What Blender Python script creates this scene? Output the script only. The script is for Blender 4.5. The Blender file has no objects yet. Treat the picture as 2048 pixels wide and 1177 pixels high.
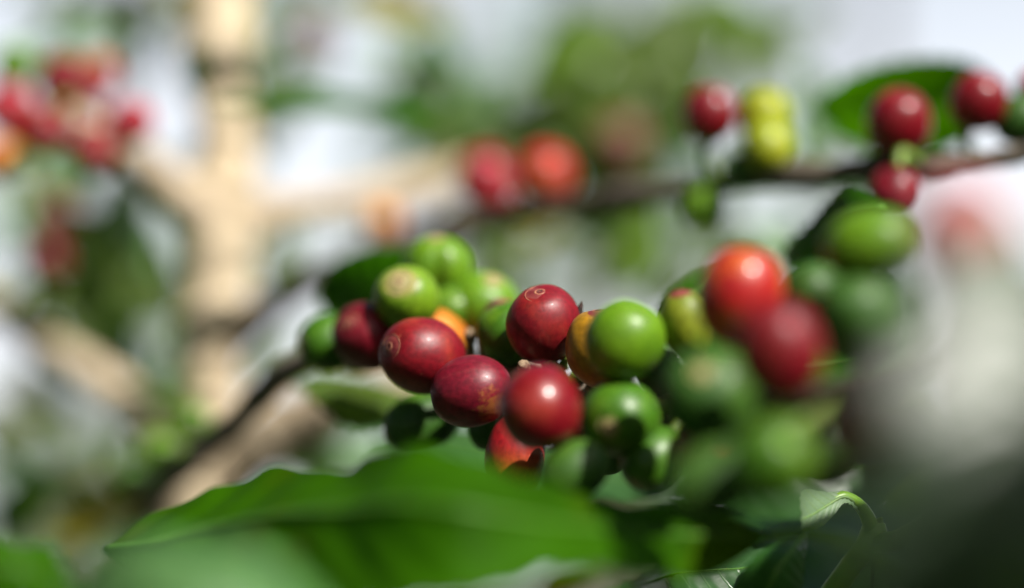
import bpy, bmesh, math, random
from mathutils import Vector, Matrix, noise

random.seed(7)
SC = bpy.context.scene
COL = SC.collection

# ---------------------------------------------------------------- camera
TILT = math.radians(6.0)
CAM = Vector((0.0, 0.0, 1.30))
FWD = Vector((0, math.cos(TILT), math.sin(TILT)))
UPV = Vector((0, -math.sin(TILT), math.cos(TILT)))
RGT = Vector((1, 0, 0))
LENS, SENSOR = 85.0, 36.0
FPX = 2048 * LENS / SENSOR

cd = bpy.data.cameras.new('camera')
cam = bpy.data.objects.new('camera', cd)
COL.objects.link(cam)
cam.location = CAM
cam.rotation_euler = (math.radians(90) + TILT, 0, 0)
cd.lens = LENS
cd.sensor_width = SENSOR
cd.clip_start = 0.01
cd.clip_end = 3000
cd.dof.use_dof = True
cd.dof.focus_distance = 0.497
cd.dof.aperture_fstop = 2.6
SC.camera = cam

# ---------------------------------------------------------------- sky and sun
SUN_CAM = Vector((0.46, 0.73, 0.50)).normalized()      # right, up, towards the lens
SUN = (RGT * SUN_CAM.x + UPV * SUN_CAM.y - FWD * SUN_CAM.z).normalized()
elev = math.asin(SUN.z)
azim = math.atan2(SUN.x, SUN.y)

w = bpy.data.worlds.new('World')
SC.world = w
w.use_nodes = True
nt = w.node_tree
bg = nt.nodes['Background']
sky = nt.nodes.new('ShaderNodeTexSky')
sky.sky_type = 'NISHITA'
sky.sun_disc = False
sky.sun_elevation = elev
sky.sun_rotation = azim
sky.air_density = 1.0
sky.dust_density = 3.0
sky.ozone_density = 1.0
# pale haze thickening towards the horizon, the same all round, with faint cloud
tc = nt.nodes.new('ShaderNodeTexCoord')
cn = nt.nodes.new('ShaderNodeTexNoise')
cn.inputs['Scale'].default_value = 4.0
cn.inputs['Detail'].default_value = 5
nt.links.new(tc.outputs['Generated'], cn.inputs['Vector'])
sep = nt.nodes.new('ShaderNodeSeparateXYZ')
nt.links.new(tc.outputs['Generated'], sep.inputs['Vector'])
cr = nt.nodes.new('ShaderNodeMapRange')
cr.interpolation_type = 'SMOOTHSTEP'
cr.inputs['From Min'].default_value = 0.0
cr.inputs['From Max'].default_value = 0.5
cr.inputs['To Min'].default_value = 0.85
cr.inputs['To Max'].default_value = -0.1
nt.links.new(sep.outputs['Z'], cr.inputs['Value'])
cl = nt.nodes.new('ShaderNodeMath')
cl.operation = 'MULTIPLY_ADD'
nt.links.new(cn.outputs['Fac'], cl.inputs[0])
cl.inputs[1].default_value = 0.25
nt.links.new(cr.outputs['Result'], cl.inputs[2])
cl.use_clamp = True
mx = nt.nodes.new('ShaderNodeMix')
mx.data_type = 'RGBA'
mx.inputs['B'].default_value = (11.8, 12.2, 12.9, 1)
nt.links.new(cl.outputs['Value'], mx.inputs['Factor'])
nt.links.new(sky.outputs['Color'], mx.inputs['A'])
nt.links.new(mx.outputs['Result'], bg.inputs['Color'])
bg.inputs['Strength'].default_value = 0.056

sl = bpy.data.lights.new('sun', 'SUN')
sl.energy = 5.0
sl.angle = math.radians(0.53)
sl.color = (1.0, 0.955, 0.89)
so = bpy.data.objects.new('sun', sl)
COL.objects.link(so)
so.rotation_euler = SUN.to_track_quat('Z', 'Y').to_euler()

vs = SC.view_settings
vs.view_transform = 'Standard'
vs.look = 'None'
vs.exposure = 0.92
vs.gamma = 1.0
vs.use_curve_mapping = False
SC.render.engine = 'CYCLES'
SC.cycles.use_denoising = True
SC.cycles.max_bounces = 8
SC.cycles.transparent_max_bounces = 8
SC.cycles.sample_clamp_indirect = 6.0


# ---------------------------------------------------------------- helpers
def P(px, py, D):
    """point seen at photo pixel (px, py) at D metres along the view axis"""
    return CAM + FWD * D + RGT * ((px - 1024) / FPX * D) - UPV * ((py - 588.5) / FPX * D)


def V(x, y, z):
    """direction: right, up, towards the lens"""
    return RGT * x + UPV * y - FWD * z


def spline(pts, n):
    """Catmull-Rom through pts (any dimension), n samples per span"""
    out = []
    m = len(pts)
    for i in range(m - 1):
        p0 = pts[max(i - 1, 0)]
        p1, p2 = pts[i], pts[i + 1]
        p3 = pts[min(i + 2, m - 1)]
        for k in range(n):
            t = k / n
            out.append(tuple(0.5 * (2 * b + (c - a) * t + (2 * a - 5 * b + 4 * c - d) * t * t
                                    + (3 * b - a - 3 * c + d) * t ** 3)
                             for a, b, c, d in zip(p0, p1, p2, p3)))
    out.append(tuple(pts[-1]))
    return out


def mesh_obj(name, verts, faces, mat, parent=None, uvs=None, smooth=True):
    me = bpy.data.meshes.new(name)
    me.from_pydata([tuple(v) for v in verts], [], faces)
    if uvs is not None:
        ul = me.uv_layers.new(name='UVMap')
        for l in me.loops:
            ul.data[l.index].uv = uvs[l.vertex_index]
    me.materials.append(mat)
    if smooth:
        me.polygons.foreach_set('use_smooth', [True] * len(me.polygons))
    me.update()
    o = bpy.data.objects.new(name, me)
    COL.objects.link(o)
    if parent is not None:
        o.parent = parent
        o.matrix_parent_inverse = parent.matrix_basis.inverted()
    return o


def empty(name, loc, label, cat, group=None):
    o = bpy.data.objects.new(name, None)
    o.empty_display_size = 0.01
    COL.objects.link(o)
    o.location = loc
    o['label'] = label
    o['category'] = cat
    if group:
        o['group'] = group
    return o


def tube_data(pts, radii, seg=14, rough=0.0, seed=0.0, cap=True):
    verts, faces, uvs = [], [], []
    n = len(pts)
    prev = None
    for i in range(n):
        a = pts[max(i - 1, 0)]
        b = pts[min(i + 1, n - 1)]
        t = (Vector(b) - Vector(a)).normalized()
        if prev is None:
            ref = Vector((0, 0, 1)) if abs(t.z) < 0.9 else Vector((1, 0, 0))
            u = t.cross(ref).normalized()
        else:
            u = (prev - t * prev.dot(t)).normalized()
        prev = u
        v = t.cross(u)
        for k in range(seg):
            an = 2 * math.pi * k / seg
            d = u * math.cos(an) + v * math.sin(an)
            r = radii[i]
            if rough:
                q = Vector(pts[i]) + d * r
                r *= 1 + rough * noise.noise(q * (0.55 / max(radii[i], 1e-4)) + Vector((seed, 0, 0))) \
                     + 0.5 * rough * noise.noise(q * (1.7 / max(radii[i], 1e-4)) + Vector((0, seed, 0)))
            verts.append(Vector(pts[i]) + d * r)
            uvs.append((i / max(n - 1, 1), k / seg))
    for i in range(n - 1):
        for k in range(seg):
            k2 = (k + 1) % seg
            faces.append((i * seg + k, i * seg + k2, (i + 1) * seg + k2, (i + 1) * seg + k))
    if cap:
        faces.append(tuple(range(seg - 1, -1, -1)))
        faces.append(tuple((n - 1) * seg + k for k in range(seg)))
    return verts, faces, uvs


def tube(name, ctrl, mat, parent=None, n=6, seg=14, rough=0.0, nodes=(), seed=0.0):
    """ctrl: list of (px, py, D, radius_m); nodes: (fraction, swell)"""
    pts4 = [tuple(P(*c[:3])) + (c[3],) for c in ctrl]
    s = spline(pts4, n)
    pts = [Vector(q[:3]) for q in s]
    rad = [max(q[3], 1e-4) for q in s]
    m = len(s)
    for f, sw in nodes:
        for i in range(m):
            rad[i] *= 1 + sw * math.exp(-((i / (m - 1) - f) * m / 2.0) ** 2)
    v, f, u = tube_data(pts, rad, seg, rough, seed)
    return mesh_obj(name, v, f, mat, parent, u), pts


# ---------------------------------------------------------------- materials
def new_mat(name):
    m = bpy.data.materials.new(name)
    m.use_nodes = True
    t = m.node_tree
    return m, t, t.nodes['Principled BSDF'], t.nodes['Material Output']


def N(t, kind, **kw):
    n = t.nodes.new(kind)
    for k, v in kw.items():
        setattr(n, k, v)
    return n


def ramp(t, fac, stops):
    r = t.nodes.new('ShaderNodeValToRGB')
    el = r.color_ramp.elements
    while len(el) > 1:
        el.remove(el[0])
    el[0].position = stops[0][0]
    el[0].color = tuple(stops[0][1]) + (1,)
    for p, c in stops[1:]:
        e = el.new(p)
        e.color = tuple(c) + (1,)
    t.links.new(fac, r.inputs['Fac'])
    return r.outputs['Color']


def mixc(t, fac, a, b, mode='MIX'):
    m = t.nodes.new('ShaderNodeMix')
    m.data_type = 'RGBA'
    m.blend_type = mode
    for sock, val in (('Factor', fac), ('A', a), ('B', b)):
        if hasattr(val, 'is_linked') or hasattr(val, 'links'):
            t.links.new(val, m.inputs[sock])
        elif isinstance(val, (int, float)):
            m.inputs[sock].default_value = val
        else:
            m.inputs[sock].default_value = tuple(val) + (1,)
    return m.outputs['Result']


def cherry_mat(name, main, other, tip=None, amount=0.35, rough=0.41, sss=0.10, seed=0.0, scab=None, coat=0.02):
    """skin: main colour with patches of `other`, optional `tip` tint at the navel end"""
    m, t, b, out = new_mat(name)
    co = N(t, 'ShaderNodeTexCoord')
    mp = N(t, 'ShaderNodeMapping')
    mp.inputs['Location'].default_value = (seed, seed * 1.7, seed * 0.6)
    t.links.new(co.outputs['Object'], mp.inputs['Vector'])
    n1 = N(t, 'ShaderNodeTexNoise')
    n1.inputs['Scale'].default_value = 110
    n1.inputs['Detail'].default_value = 3
    t.links.new(mp.outputs['Vector'], n1.inputs['Vector'])
    f1 = N(t, 'ShaderNodeMapRange', interpolation_type='SMOOTHSTEP')
    f1.inputs['From Min'].default_value = 0.62 - amount * 0.45
    f1.inputs['From Max'].default_value = 0.92 - amount * 0.45
    t.links.new(n1.outputs['Fac'], f1.inputs['Value'])
    col = mixc(t, f1.outputs['Result'], main, other)
    if tip is not None:
        sx = N(t, 'ShaderNodeSeparateXYZ')
        t.links.new(co.outputs['Object'], sx.inputs['Vector'])
        f2 = N(t, 'ShaderNodeMapRange', interpolation_type='SMOOTHSTEP')
        f2.inputs['From Min'].default_value = tip[1]
        f2.inputs['From Max'].default_value = tip[2]
        t.links.new(sx.outputs['XYZ'.index(tip[3]) if len(tip) > 3 else 2], f2.inputs['Value'])
        col = mixc(t, f2.outputs['Result'], col, tip[0])
    # fine mottling and small pale dots
    n2 = N(t, 'ShaderNodeTexNoise')
    n2.inputs['Scale'].default_value = 900
    n2.inputs['Detail'].default_value = 4
    t.links.new(mp.outputs['Vector'], n2.inputs['Vector'])
    dk = N(t, 'ShaderNodeMapRange')
    dk.inputs['From Min'].default_value = 0.3
    dk.inputs['From Max'].default_value = 0.7
    dk.inputs['To Min'].default_value = 0.66
    dk.inputs['To Max'].default_value = 1.15
    t.links.new(n2.outputs['Fac'], dk.inputs['Value'])
    cc = N(t, 'ShaderNodeCombineColor')
    for k in range(3):
        t.links.new(dk.outputs['Result'], cc.inputs[k])
    col = mixc(t, 1.0, col, cc.outputs['Color'], 'MULTIPLY')
    vo = N(t, 'ShaderNodeTexVoronoi')
    vo.inputs['Scale'].default_value = 330
    t.links.new(mp.outputs['Vector'], vo.inputs['Vector'])
    dot = N(t, 'ShaderNodeMapRange')
    dot.inputs['From Min'].default_value = 0.06
    dot.inputs['From Max'].default_value = 0.12
    dot.inputs['To Min'].default_value = 0.5
    dot.inputs['To Max'].default_value = 0.0
    t.links.new(vo.outputs['Distance'], dot.inputs['Value'])
    gate = N(t, 'ShaderNodeMath', operation='GREATER_THAN')
    gate.inputs[1].default_value = 0.72
    sc = N(t, 'ShaderNodeSeparateColor')
    t.links.new(vo.outputs['Color'], sc.inputs['Color'])
    t.links.new(sc.outputs[0], gate.inputs[0])
    mul = N(t, 'ShaderNodeMath', operation='MULTIPLY')
    t.links.new(dot.outputs['Result'], mul.inputs[0])
    t.links.new(gate.outputs['Value'], mul.inputs[1])
    col = mixc(t, mul.outputs['Value'], col, (min(main[0] * 1.6 + .12, .9), min(main[1] * 1.3 + .1, .8), main[2] + 0.05))
    mp2 = N(t, 'ShaderNodeMapping')
    mp2.inputs['Scale'].default_value = (1.0, 1.0, 0.22)
    t.links.new(mp.outputs['Vector'], mp2.inputs['Vector'])
    n5 = N(t, 'ShaderNodeTexNoise')
    n5.inputs['Scale'].default_value = 420
    n5.inputs['Detail'].default_value = 5
    n5.inputs['Roughness'].default_value = 0.7
    t.links.new(mp2.outputs['Vector'], n5.inputs['Vector'])
    f5 = N(t, 'ShaderNodeMapRange', interpolation_type='SMOOTHSTEP')
    f5.inputs['From Min'].default_value = 0.54
    f5.inputs['From Max'].default_value = 0.78
    f5.inputs['To Max'].default_value = 0.24
    t.links.new(n5.outputs['Fac'], f5.inputs['Value'])
    col = mixc(t, f5.outputs['Result'], col, tuple(c * 0.85 + k for c, k in zip(main, (0.10, 0.065, 0.045))))
    if scab:
        # one corky blotch: (centre xyz, radius, colour)
        vm = N(t, 'ShaderNodeVectorMath', operation='DISTANCE')
        t.links.new(co.outputs['Object'], vm.inputs[0])
        vm.inputs[1].default_value = scab[0]
        n3 = N(t, 'ShaderNodeTexNoise')
        n3.inputs['Scale'].default_value = 620
        n3.inputs['Detail'].default_value = 6
        t.links.new(co.outputs['Object'], n3.inputs['Vector'])
        ad = N(t, 'ShaderNodeMath', operation='MULTIPLY_ADD')
        t.links.new(n3.outputs['Fac'], ad.inputs[0])
        ad.inputs[1].default_value = 0.011
        t.links.new(vm.outputs['Value'], ad.inputs[2])
        f3 = N(t, 'ShaderNodeMapRange', interpolation_type='SMOOTHSTEP')
        f3.inputs['From Min'].default_value = scab[1] + 0.0042
        f3.inputs['From Max'].default_value = scab[1] + 0.0078
        f3.inputs['To Min'].default_value = 0.6
        f3.inputs['To Max'].default_value = 0.0
        t.links.new(ad.outputs['Value'], f3.inputs['Value'])
        col = mixc(t, f3.outputs['Result'], col, scab[2])
    t.links.new(col, b.inputs['Base Color'])
    rr = N(t, 'ShaderNodeMapRange')
    rr.inputs['To Min'].default_value = rough - 0.06
    rr.inputs['To Max'].default_value = rough + 0.10
    t.links.new(n5.outputs['Fac'], rr.inputs['Value'])
    t.links.new(rr.outputs['Result'], b.inputs['Roughness'])
    b.inputs['IOR'].default_value = 1.42
    b.inputs['Subsurface Weight'].default_value = sss
    b.inputs['Subsurface Radius'].default_value = (1.0, 0.5, 0.2)
    b.inputs['Subsurface Scale'].default_value = 0.0025
    b.inputs['Coat Weight'].default_value = coat
    b.inputs['Coat Roughness'].default_value = 0.12
    bp = N(t, 'ShaderNodeBump')
    bp.inputs['Strength'].default_value = 0.10
    bp.inputs['Distance'].default_value = 0.0004
    t.links.new(n2.outputs['Fac'], bp.inputs['Height'])
    t.links.new(bp.outputs['Normal'], b.inputs['Normal'])
    return m


def bark_mat(name, dark, mid, light, scale=160.0, bump=0.6):
    m, t, b, out = new_mat(name)
    co = N(t, 'ShaderNodeTexCoord')
    n1 = N(t, 'ShaderNodeTexNoise')
    n1.inputs['Scale'].default_value = scale
    n1.inputs['Detail'].default_value = 8
    n1.inputs['Roughness'].default_value = 0.65
    t.links.new(co.outputs['Object'], n1.inputs['Vector'])
    c = ramp(t, n1.outputs['Fac'], [(0.32, dark), (0.5, mid), (0.66, light)])
    n2 = N(t, 'ShaderNodeTexNoise')
    n2.inputs['Scale'].default_value = scale * 0.2
    n2.inputs['Detail'].default_value = 4
    t.links.new(co.outputs['Object'], n2.inputs['Vector'])
    f = N(t, 'ShaderNodeMapRange')
    f.inputs['From Min'].default_value = 0.5
    f.inputs['From Max'].default_value = 0.7
    f.inputs['To Max'].default_value = 0.5
    t.links.new(n2.outputs['Fac'], f.inputs['Value'])
    c = mixc(t, f.outputs['Result'], c, light)
    t.links.new(c, b.inputs['Base Color'])
    b.inputs['Roughness'].default_value = 0.8
    bp = N(t, 'ShaderNodeBump')
    bp.inputs['Strength'].default_value = bump
    bp.inputs['Distance'].default_value = 0.15 / scale
    t.links.new(n1.outputs['Fac'], bp.inputs['Height'])
    t.links.new(bp.outputs['Normal'], b.inputs['Normal'])
    return m


def leaf_mat(name, base, trans, tfac=0.35, rough=0.32, vein=(0.14, 0.22, 0.05), blotch=None, spec=0.5, mott=60):
    """leaf blade; UV: u along the blade, v across (0.5 = midrib)"""
    m, t, b, out = new_mat(name)
    uv = N(t, 'ShaderNodeUVMap')
    sx = N(t, 'ShaderNodeSeparateXYZ')
    t.links.new(uv.outputs['UV'], sx.inputs['Vector'])
    # distance from the midrib
    d = N(t, 'ShaderNodeMath', operation='SUBTRACT')
    t.links.new(sx.outputs['Y'], d.inputs[0])
    d.inputs[1].default_value = 0.5
    ab = N(t, 'ShaderNodeMath', operation='ABSOLUTE')
    t.links.new(d.outputs['Value'], ab.inputs[0])
    # lateral veins: lines of constant (u*k - |v|*q)
    q = N(t, 'ShaderNodeMath', operation='MULTIPLY')
    t.links.new(ab.outputs['Value'], q.inputs[0])
    q.inputs[1].default_value = -3.2
    ph = N(t, 'ShaderNodeMath', operation='MULTIPLY_ADD')
    t.links.new(sx.outputs['X'], ph.inputs[0])
    ph.inputs[1].default_value = 11.0
    t.links.new(q.outputs['Value'], ph.inputs[2])
    fr = N(t, 'ShaderNodeMath', operation='PINGPONG')
    t.links.new(ph.outputs['Value'], fr.inputs[0])
    fr.inputs[1].default_value = 0.5
    l1 = N(t, 'ShaderNodeMapRange')
    l1.inputs['From Min'].default_value = 0.02
    l1.inputs['From Max'].default_value = 0.07
    l1.inputs['To Min'].default_value = 0.6
    l1.inputs['To Max'].default_value = 0.0
    t.links.new(fr.outputs['Value'], l1.inputs['Value'])
    l2 = N(t, 'ShaderNodeMapRange')
    l2.inputs['From Min'].default_value = 0.008
    l2.inputs['From Max'].default_value = 0.025
    l2.inputs['To Min'].default_value = 1.0
    l2.inputs['To Max'].default_value = 0.0
    t.links.new(ab.outputs['Value'], l2.inputs['Value'])
    mxv = N(t, 'ShaderNodeMath', operation='MAXIMUM')
    t.links.new(l1.outputs['Result'], mxv.inputs[0])
    t.links.new(l2.outputs['Result'], mxv.inputs[1])
    co = N(t, 'ShaderNodeTexCoord')
    n1 = N(t, 'ShaderNodeTexNoise')
    n1.inputs['Scale'].default_value = mott
    n1.inputs['Detail'].default_value = 5
    t.links.new(co.outputs['Object'], n1.inputs['Vector'])
    dkc = tuple(c * 0.6 for c in base)
    ltc = tuple(min(c * 1.45, 1) for c in base)
    col = ramp(t, n1.outputs['Fac'], [(0.3, dkc), (0.7, ltc)])
    tcol = ramp(t, n1.outputs['Fac'], [(0.3, tuple(c * 0.75 for c in trans)), (0.7, tuple(min(c * 1.2, 1) for c in trans))])
    if blotch:
        n4 = N(t, 'ShaderNodeTexNoise')
        n4.inputs['Scale'].default_value = 26
        n4.inputs['Detail'].default_value = 3
        t.links.new(co.outputs['Object'], n4.inputs['Vector'])
        f4 = N(t, 'ShaderNodeMapRange', interpolation_type='SMOOTHSTEP')
        f4.inputs['From Min'].default_value = blotch[1]
        f4.inputs['From Max'].default_value = blotch[1] + 0.12
        t.links.new(n4.outputs['Fac'], f4.inputs['Value'])
        col = mixc(t, f4.outputs['Result'], col, blotch[0])
        tcol = mixc(t, f4.outputs['Result'], tcol, blotch[0])
    col = mixc(t, mxv.outputs['Value'], col, vein)
    t.links.new(col, b.inputs['Base Color'])
    b.inputs['Roughness'].default_value = rough
    b.inputs['Specular IOR Level'].default_value = spec
    hs = N(t, 'ShaderNodeMath', operation='MULTIPLY_ADD')
    t.links.new(mxv.outputs['Value'], hs.inputs[0])
    hs.inputs[1].default_value = -1.0
    t.links.new(n1.outputs['Fac'], hs.inputs[2])
    bp = N(t, 'ShaderNodeBump')
    bp.inputs['Strength'].default_value = 0.35
    bp.inputs['Distance'].default_value = 0.0008
    t.links.new(hs.outputs['Value'], bp.inputs['Height'])
    t.links.new(bp.outputs['Normal'], b.inputs['Normal'])
    tr = N(t, 'ShaderNodeBsdfTranslucent')
    t.links.new(tcol, tr.inputs['Color'])
    ms = N(t, 'ShaderNodeMixShader')
    ms.inputs['Fac'].default_value = tfac
    t.links.new(b.outputs['BSDF'], ms.inputs[1])
    t.links.new(tr.outputs['BSDF'], ms.inputs[2])
    t.links.new(ms.outputs['Shader'], out.inputs['Surface'])
    return m


def plain_mat(name, c1, c2, scale=200.0, rough=0.6, sss=0.0, bump=0.3):
    m, t, b, out = new_mat(name)
    co = N(t, 'ShaderNodeTexCoord')
    n1 = N(t, 'ShaderNodeTexNoise')
    n1.inputs['Scale'].default_value = scale
    n1.inputs['Detail'].default_value = 6
    t.links.new(co.outputs['Object'], n1.inputs['Vector'])
    t.links.new(ramp(t, n1.outputs['Fac'], [(0.35, c1), (0.65, c2)]), b.inputs['Base Color'])
    b.inputs['Roughness'].default_value = rough
    b.inputs['Subsurface Weight'].default_value = sss
    b.inputs['Subsurface Scale'].default_value = 0.002
    bp = N(t, 'ShaderNodeBump')
    bp.inputs['Strength'].default_value = bump
    bp.inputs['Distance'].default_value = 0.08 / scale
    t.links.new(n1.outputs['Fac'], bp.inputs['Height'])
    t.links.new(bp.outputs['Normal'], b.inputs['Normal'])
    return m


# colours of the fruit
RED = (0.150, 0.0016, 0.007)
DEEP = (0.10, 0.002, 0.008)
GREEN = (0.036, 0.112, 0.003)
LIME = (0.095, 0.20, 0.004)
ORANGE = (0.48, 0.13, 0.015)
YELLOW = (0.27, 0.30, 0.010)
CM = {
    'red': cherry_mat('cherry_skin_red', RED, (0.22, 0.018, 0.010), amount=0.40, seed=0.3, rough=0.45),
    'glossy': cherry_mat('cherry_skin_glossy_red', RED, (0.24, 0.02, 0.014), amount=0.4, seed=0.35, rough=0.36, coat=0.28),
    'red_scab': cherry_mat('cherry_skin_red_scabbed', (0.13, 0.0035, 0.013), (0.10, 0.0025, 0.011), amount=0.3, seed=0.7, rough=0.40),
    'deep': cherry_mat('cherry_skin_deep_red', DEEP, (0.24, 0.008, 0.02), amount=0.35, seed=0.9),
    'purple': cherry_mat('cherry_skin_purple', (0.07, 0.008, 0.02), (0.12, 0.01, 0.02), seed=1.3),
    'bright': cherry_mat('cherry_skin_bright_red', (0.33, 0.02, 0.012), (0.42, 0.08, 0.02), amount=0.35, seed=1.7),
    'turning': cherry_mat('cherry_skin_turning', (0.33, 0.010, 0.010), (0.45, 0.10, 0.015), amount=0.25,
                          tip=((0.50, 0.15, 0.015), -0.001, 0.006, 'X'), seed=2.2, rough=0.36, coat=0.2),
    'drop': cherry_mat('cherry_skin_red_to_orange', (0.26, 0.008, 0.012), (0.32, 0.02, 0.015), amount=0.2,
                       tip=((0.38, 0.13, 0.008), -0.003, 0.007), seed=2.6),
    'orange': cherry_mat('cherry_skin_orange', ORANGE, (0.70, 0.32, 0.03), amount=0.35, seed=3.1),
    'ochre': cherry_mat('cherry_skin_ochre', (0.30, 0.15, 0.008), (0.36, 0.09, 0.012), amount=0.3, seed=3.3),
    'green': cherry_mat('cherry_skin_green', GREEN, (0.09, 0.18, 0.008), amount=0.4, seed=4.0),
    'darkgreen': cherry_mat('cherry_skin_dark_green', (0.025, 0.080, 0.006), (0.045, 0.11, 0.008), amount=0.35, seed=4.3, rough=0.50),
    'lime': cherry_mat('cherry_skin_lime', LIME, (0.075, 0.18, 0.006), amount=0.4, seed=4.7),
    'limetip': cherry_mat('cherry_skin_lime_brown_tip', (0.12, 0.22, 0.006), (0.075, 0.17, 0.006), amount=0.35,
                          tip=((0.28, 0.19, 0.08), 0.0058, 0.0073), seed=4.9),
    'yellow': cherry_mat('cherry_skin_yellow', YELLOW, (0.22, 0.28, 0.01), amount=0.35, seed=5.2),
    'olive': cherry_mat('cherry_skin_olive_yellow', (0.17, 0.20, 0.008), (0.12, 0.17, 0.008), amount=0.4, seed=5.5, rough=0.5),
    'brown': cherry_mat('cherry_skin_brown_pink', (0.13, 0.05, 0.035), (0.18, 0.07, 0.03), amount=0.4, seed=5.8, rough=0.4),
    'dusty': cherry_mat('cherry_skin_dusty_pink', (0.34, 0.085, 0.085), (0.40, 0.14, 0.12), amount=0.4, seed=6.6, rough=0.55),  # paler skin colour stands in for glare on the near cherry
    'pink': cherry_mat('cherry_skin_pink_red', (0.30, 0.016, 0.028), (0.36, 0.04, 0.04), amount=0.35, seed=6.1, rough=0.34),
}
M_SCAR = plain_mat('calyx_scar_skin', (0.15, 0.03, 0.022), (0.36, 0.16, 0.085), 900, 0.6)
M_PIT = plain_mat('navel_pit_dark', (0.04, 0.012, 0.01), (0.09, 0.03, 0.02), 900, 0.8)
M_DISC = plain_mat('calyx_disc_red', (0.11, 0.008, 0.012), (0.19, 0.035, 0.03), 500, 0.5)
M_DISCG = plain_mat('calyx_disc_green', (0.13, 0.15, 0.03), (0.24, 0.19, 0.08), 500, 0.55)
M_SCARG = plain_mat('calyx_scar_green', (0.30, 0.20, 0.09), (0.46, 0.34, 0.18), 900, 0.6)
M_STALK = plain_mat('fruit_stalk_green', (0.09, 0.18, 0.02), (0.20, 0.28, 0.05), 500, 0.5, 0.1)
M_STUB = plain_mat('dry_stalk_brown', (0.07, 0.04, 0.02), (0.30, 0.21, 0.13), 700, 0.85, 0, 0.8)
M_BRACT = plain_mat('dry_bract_black', (0.015, 0.008, 0.006), (0.05, 0.025, 0.02), 700, 0.7)
M_BARK = bark_mat('fruiting_branch_bark', (0.035, 0.024, 0.016), (0.13, 0.095, 0.065), (0.34, 0.29, 0.24), 420)
M_TRUNK = bark_mat('pale_trunk_bark', (0.20, 0.155, 0.10), (0.42, 0.335, 0.22), (0.56, 0.47, 0.33), 70)
M_TWIG = bark_mat('tan_branch_bark', (0.17, 0.125, 0.078), (0.34, 0.265, 0.175), (0.46, 0.375, 0.27), 160)
M_DARKTWIG = bark_mat('brown_branch_bark', (0.03, 0.022, 0.014), (0.075, 0.058, 0.040), (0.15, 0.125, 0.095), 200)
M_STEM = plain_mat('green_stem_skin', (0.11, 0.24, 0.012), (0.16, 0.30, 0.02), 250, 0.42, 0.12)
M_RIB = plain_mat('leaf_midrib', (0.07, 0.14, 0.03), (0.11, 0.19, 0.05), 300, 0.5, 0.1)
M_RIBG = plain_mat('leaf_midrib_green', (0.04, 0.13, 0.004), (0.06, 0.17, 0.008), 300, 0.6, 0.1)
LM = {
    'fresh': leaf_mat('leaf_fresh_green', (0.024, 0.088, 0.0008), (0.085, 0.29, 0.0008), 0.45, 0.6, vein=(0.028, 0.094, 0.001), spec=0.05, mott=38, blotch=((0.05, 0.10, 0.001), 0.53)),
    'deep': leaf_mat('leaf_deep_green', (0.018, 0.065, 0.010), (0.05, 0.20, 0.008), 0.3, 0.36, vein=(0.035, 0.09, 0.015)),
    'gloss': leaf_mat('leaf_glossy_green', (0.030, 0.085, 0.022), (0.07, 0.22, 0.012), 0.25, 0.34, vein=(0.06, 0.12, 0.04), spec=0.6),
    'olive': leaf_mat('leaf_olive', (0.06, 0.10, 0.010), (0.15, 0.27, 0.008), 0.4, 0.4),
    'yellow': leaf_mat('leaf_yellowing', (0.26, 0.22, 0.02), (0.42, 0.36, 0.02), 0.45, 0.42,
                       blotch=((0.30, 0.12, 0.02), 0.55)),
    'sheen': leaf_mat('leaf_with_waxy_sheen', (0.030, 0.052, 0.026), (0.04, 0.10, 0.014), 0.15, 0.40, vein=(0.05, 0.08, 0.04), spec=0.85),
    'waxy': leaf_mat('leaf_waxy_green', (0.06, 0.15, 0.04), (0.08, 0.28, 0.02), 0.2, 0.45, vein=(0.10, 0.18, 0.06), spec=0.7),
    'dark': leaf_mat('leaf_dark_saturated_green', (0.018, 0.068, 0.0015), (0.04, 0.17, 0.001), 0.35, 0.5, vein=(0.025, 0.085, 0.003), spec=0.12),
    'light': leaf_mat('leaf_light_green', (0.085, 0.16, 0.012), (0.22, 0.40, 0.012), 0.45, 0.5, spec=0.2),
    'pale': leaf_mat('leaf_grey_green_underside', (0.12, 0.19, 0.10), (0.12, 0.26, 0.05), 0.35, 0.5),
}


# ---------------------------------------------------------------- builders
def loft_leaf(name, top, mid, bot, mat, parent, n=7, across=12, wave=0.0, quilt=0.0006, rib=True, rr=0.0009):
    """blade through three rows of (px, py, D): one margin, the midrib, the other margin"""
    T = [Vector(q) for q in spline([tuple(P(*c)) for c in top], n)]
    M_ = [Vector(q) for q in spline([tuple(P(*c)) for c in mid], n)]
    B = [Vector(q) for q in spline([tuple(P(*c)) for c in bot], n)]
    return blade(name, T, M_, B, mat, parent, across, wave, quilt, rib, rr)


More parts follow.
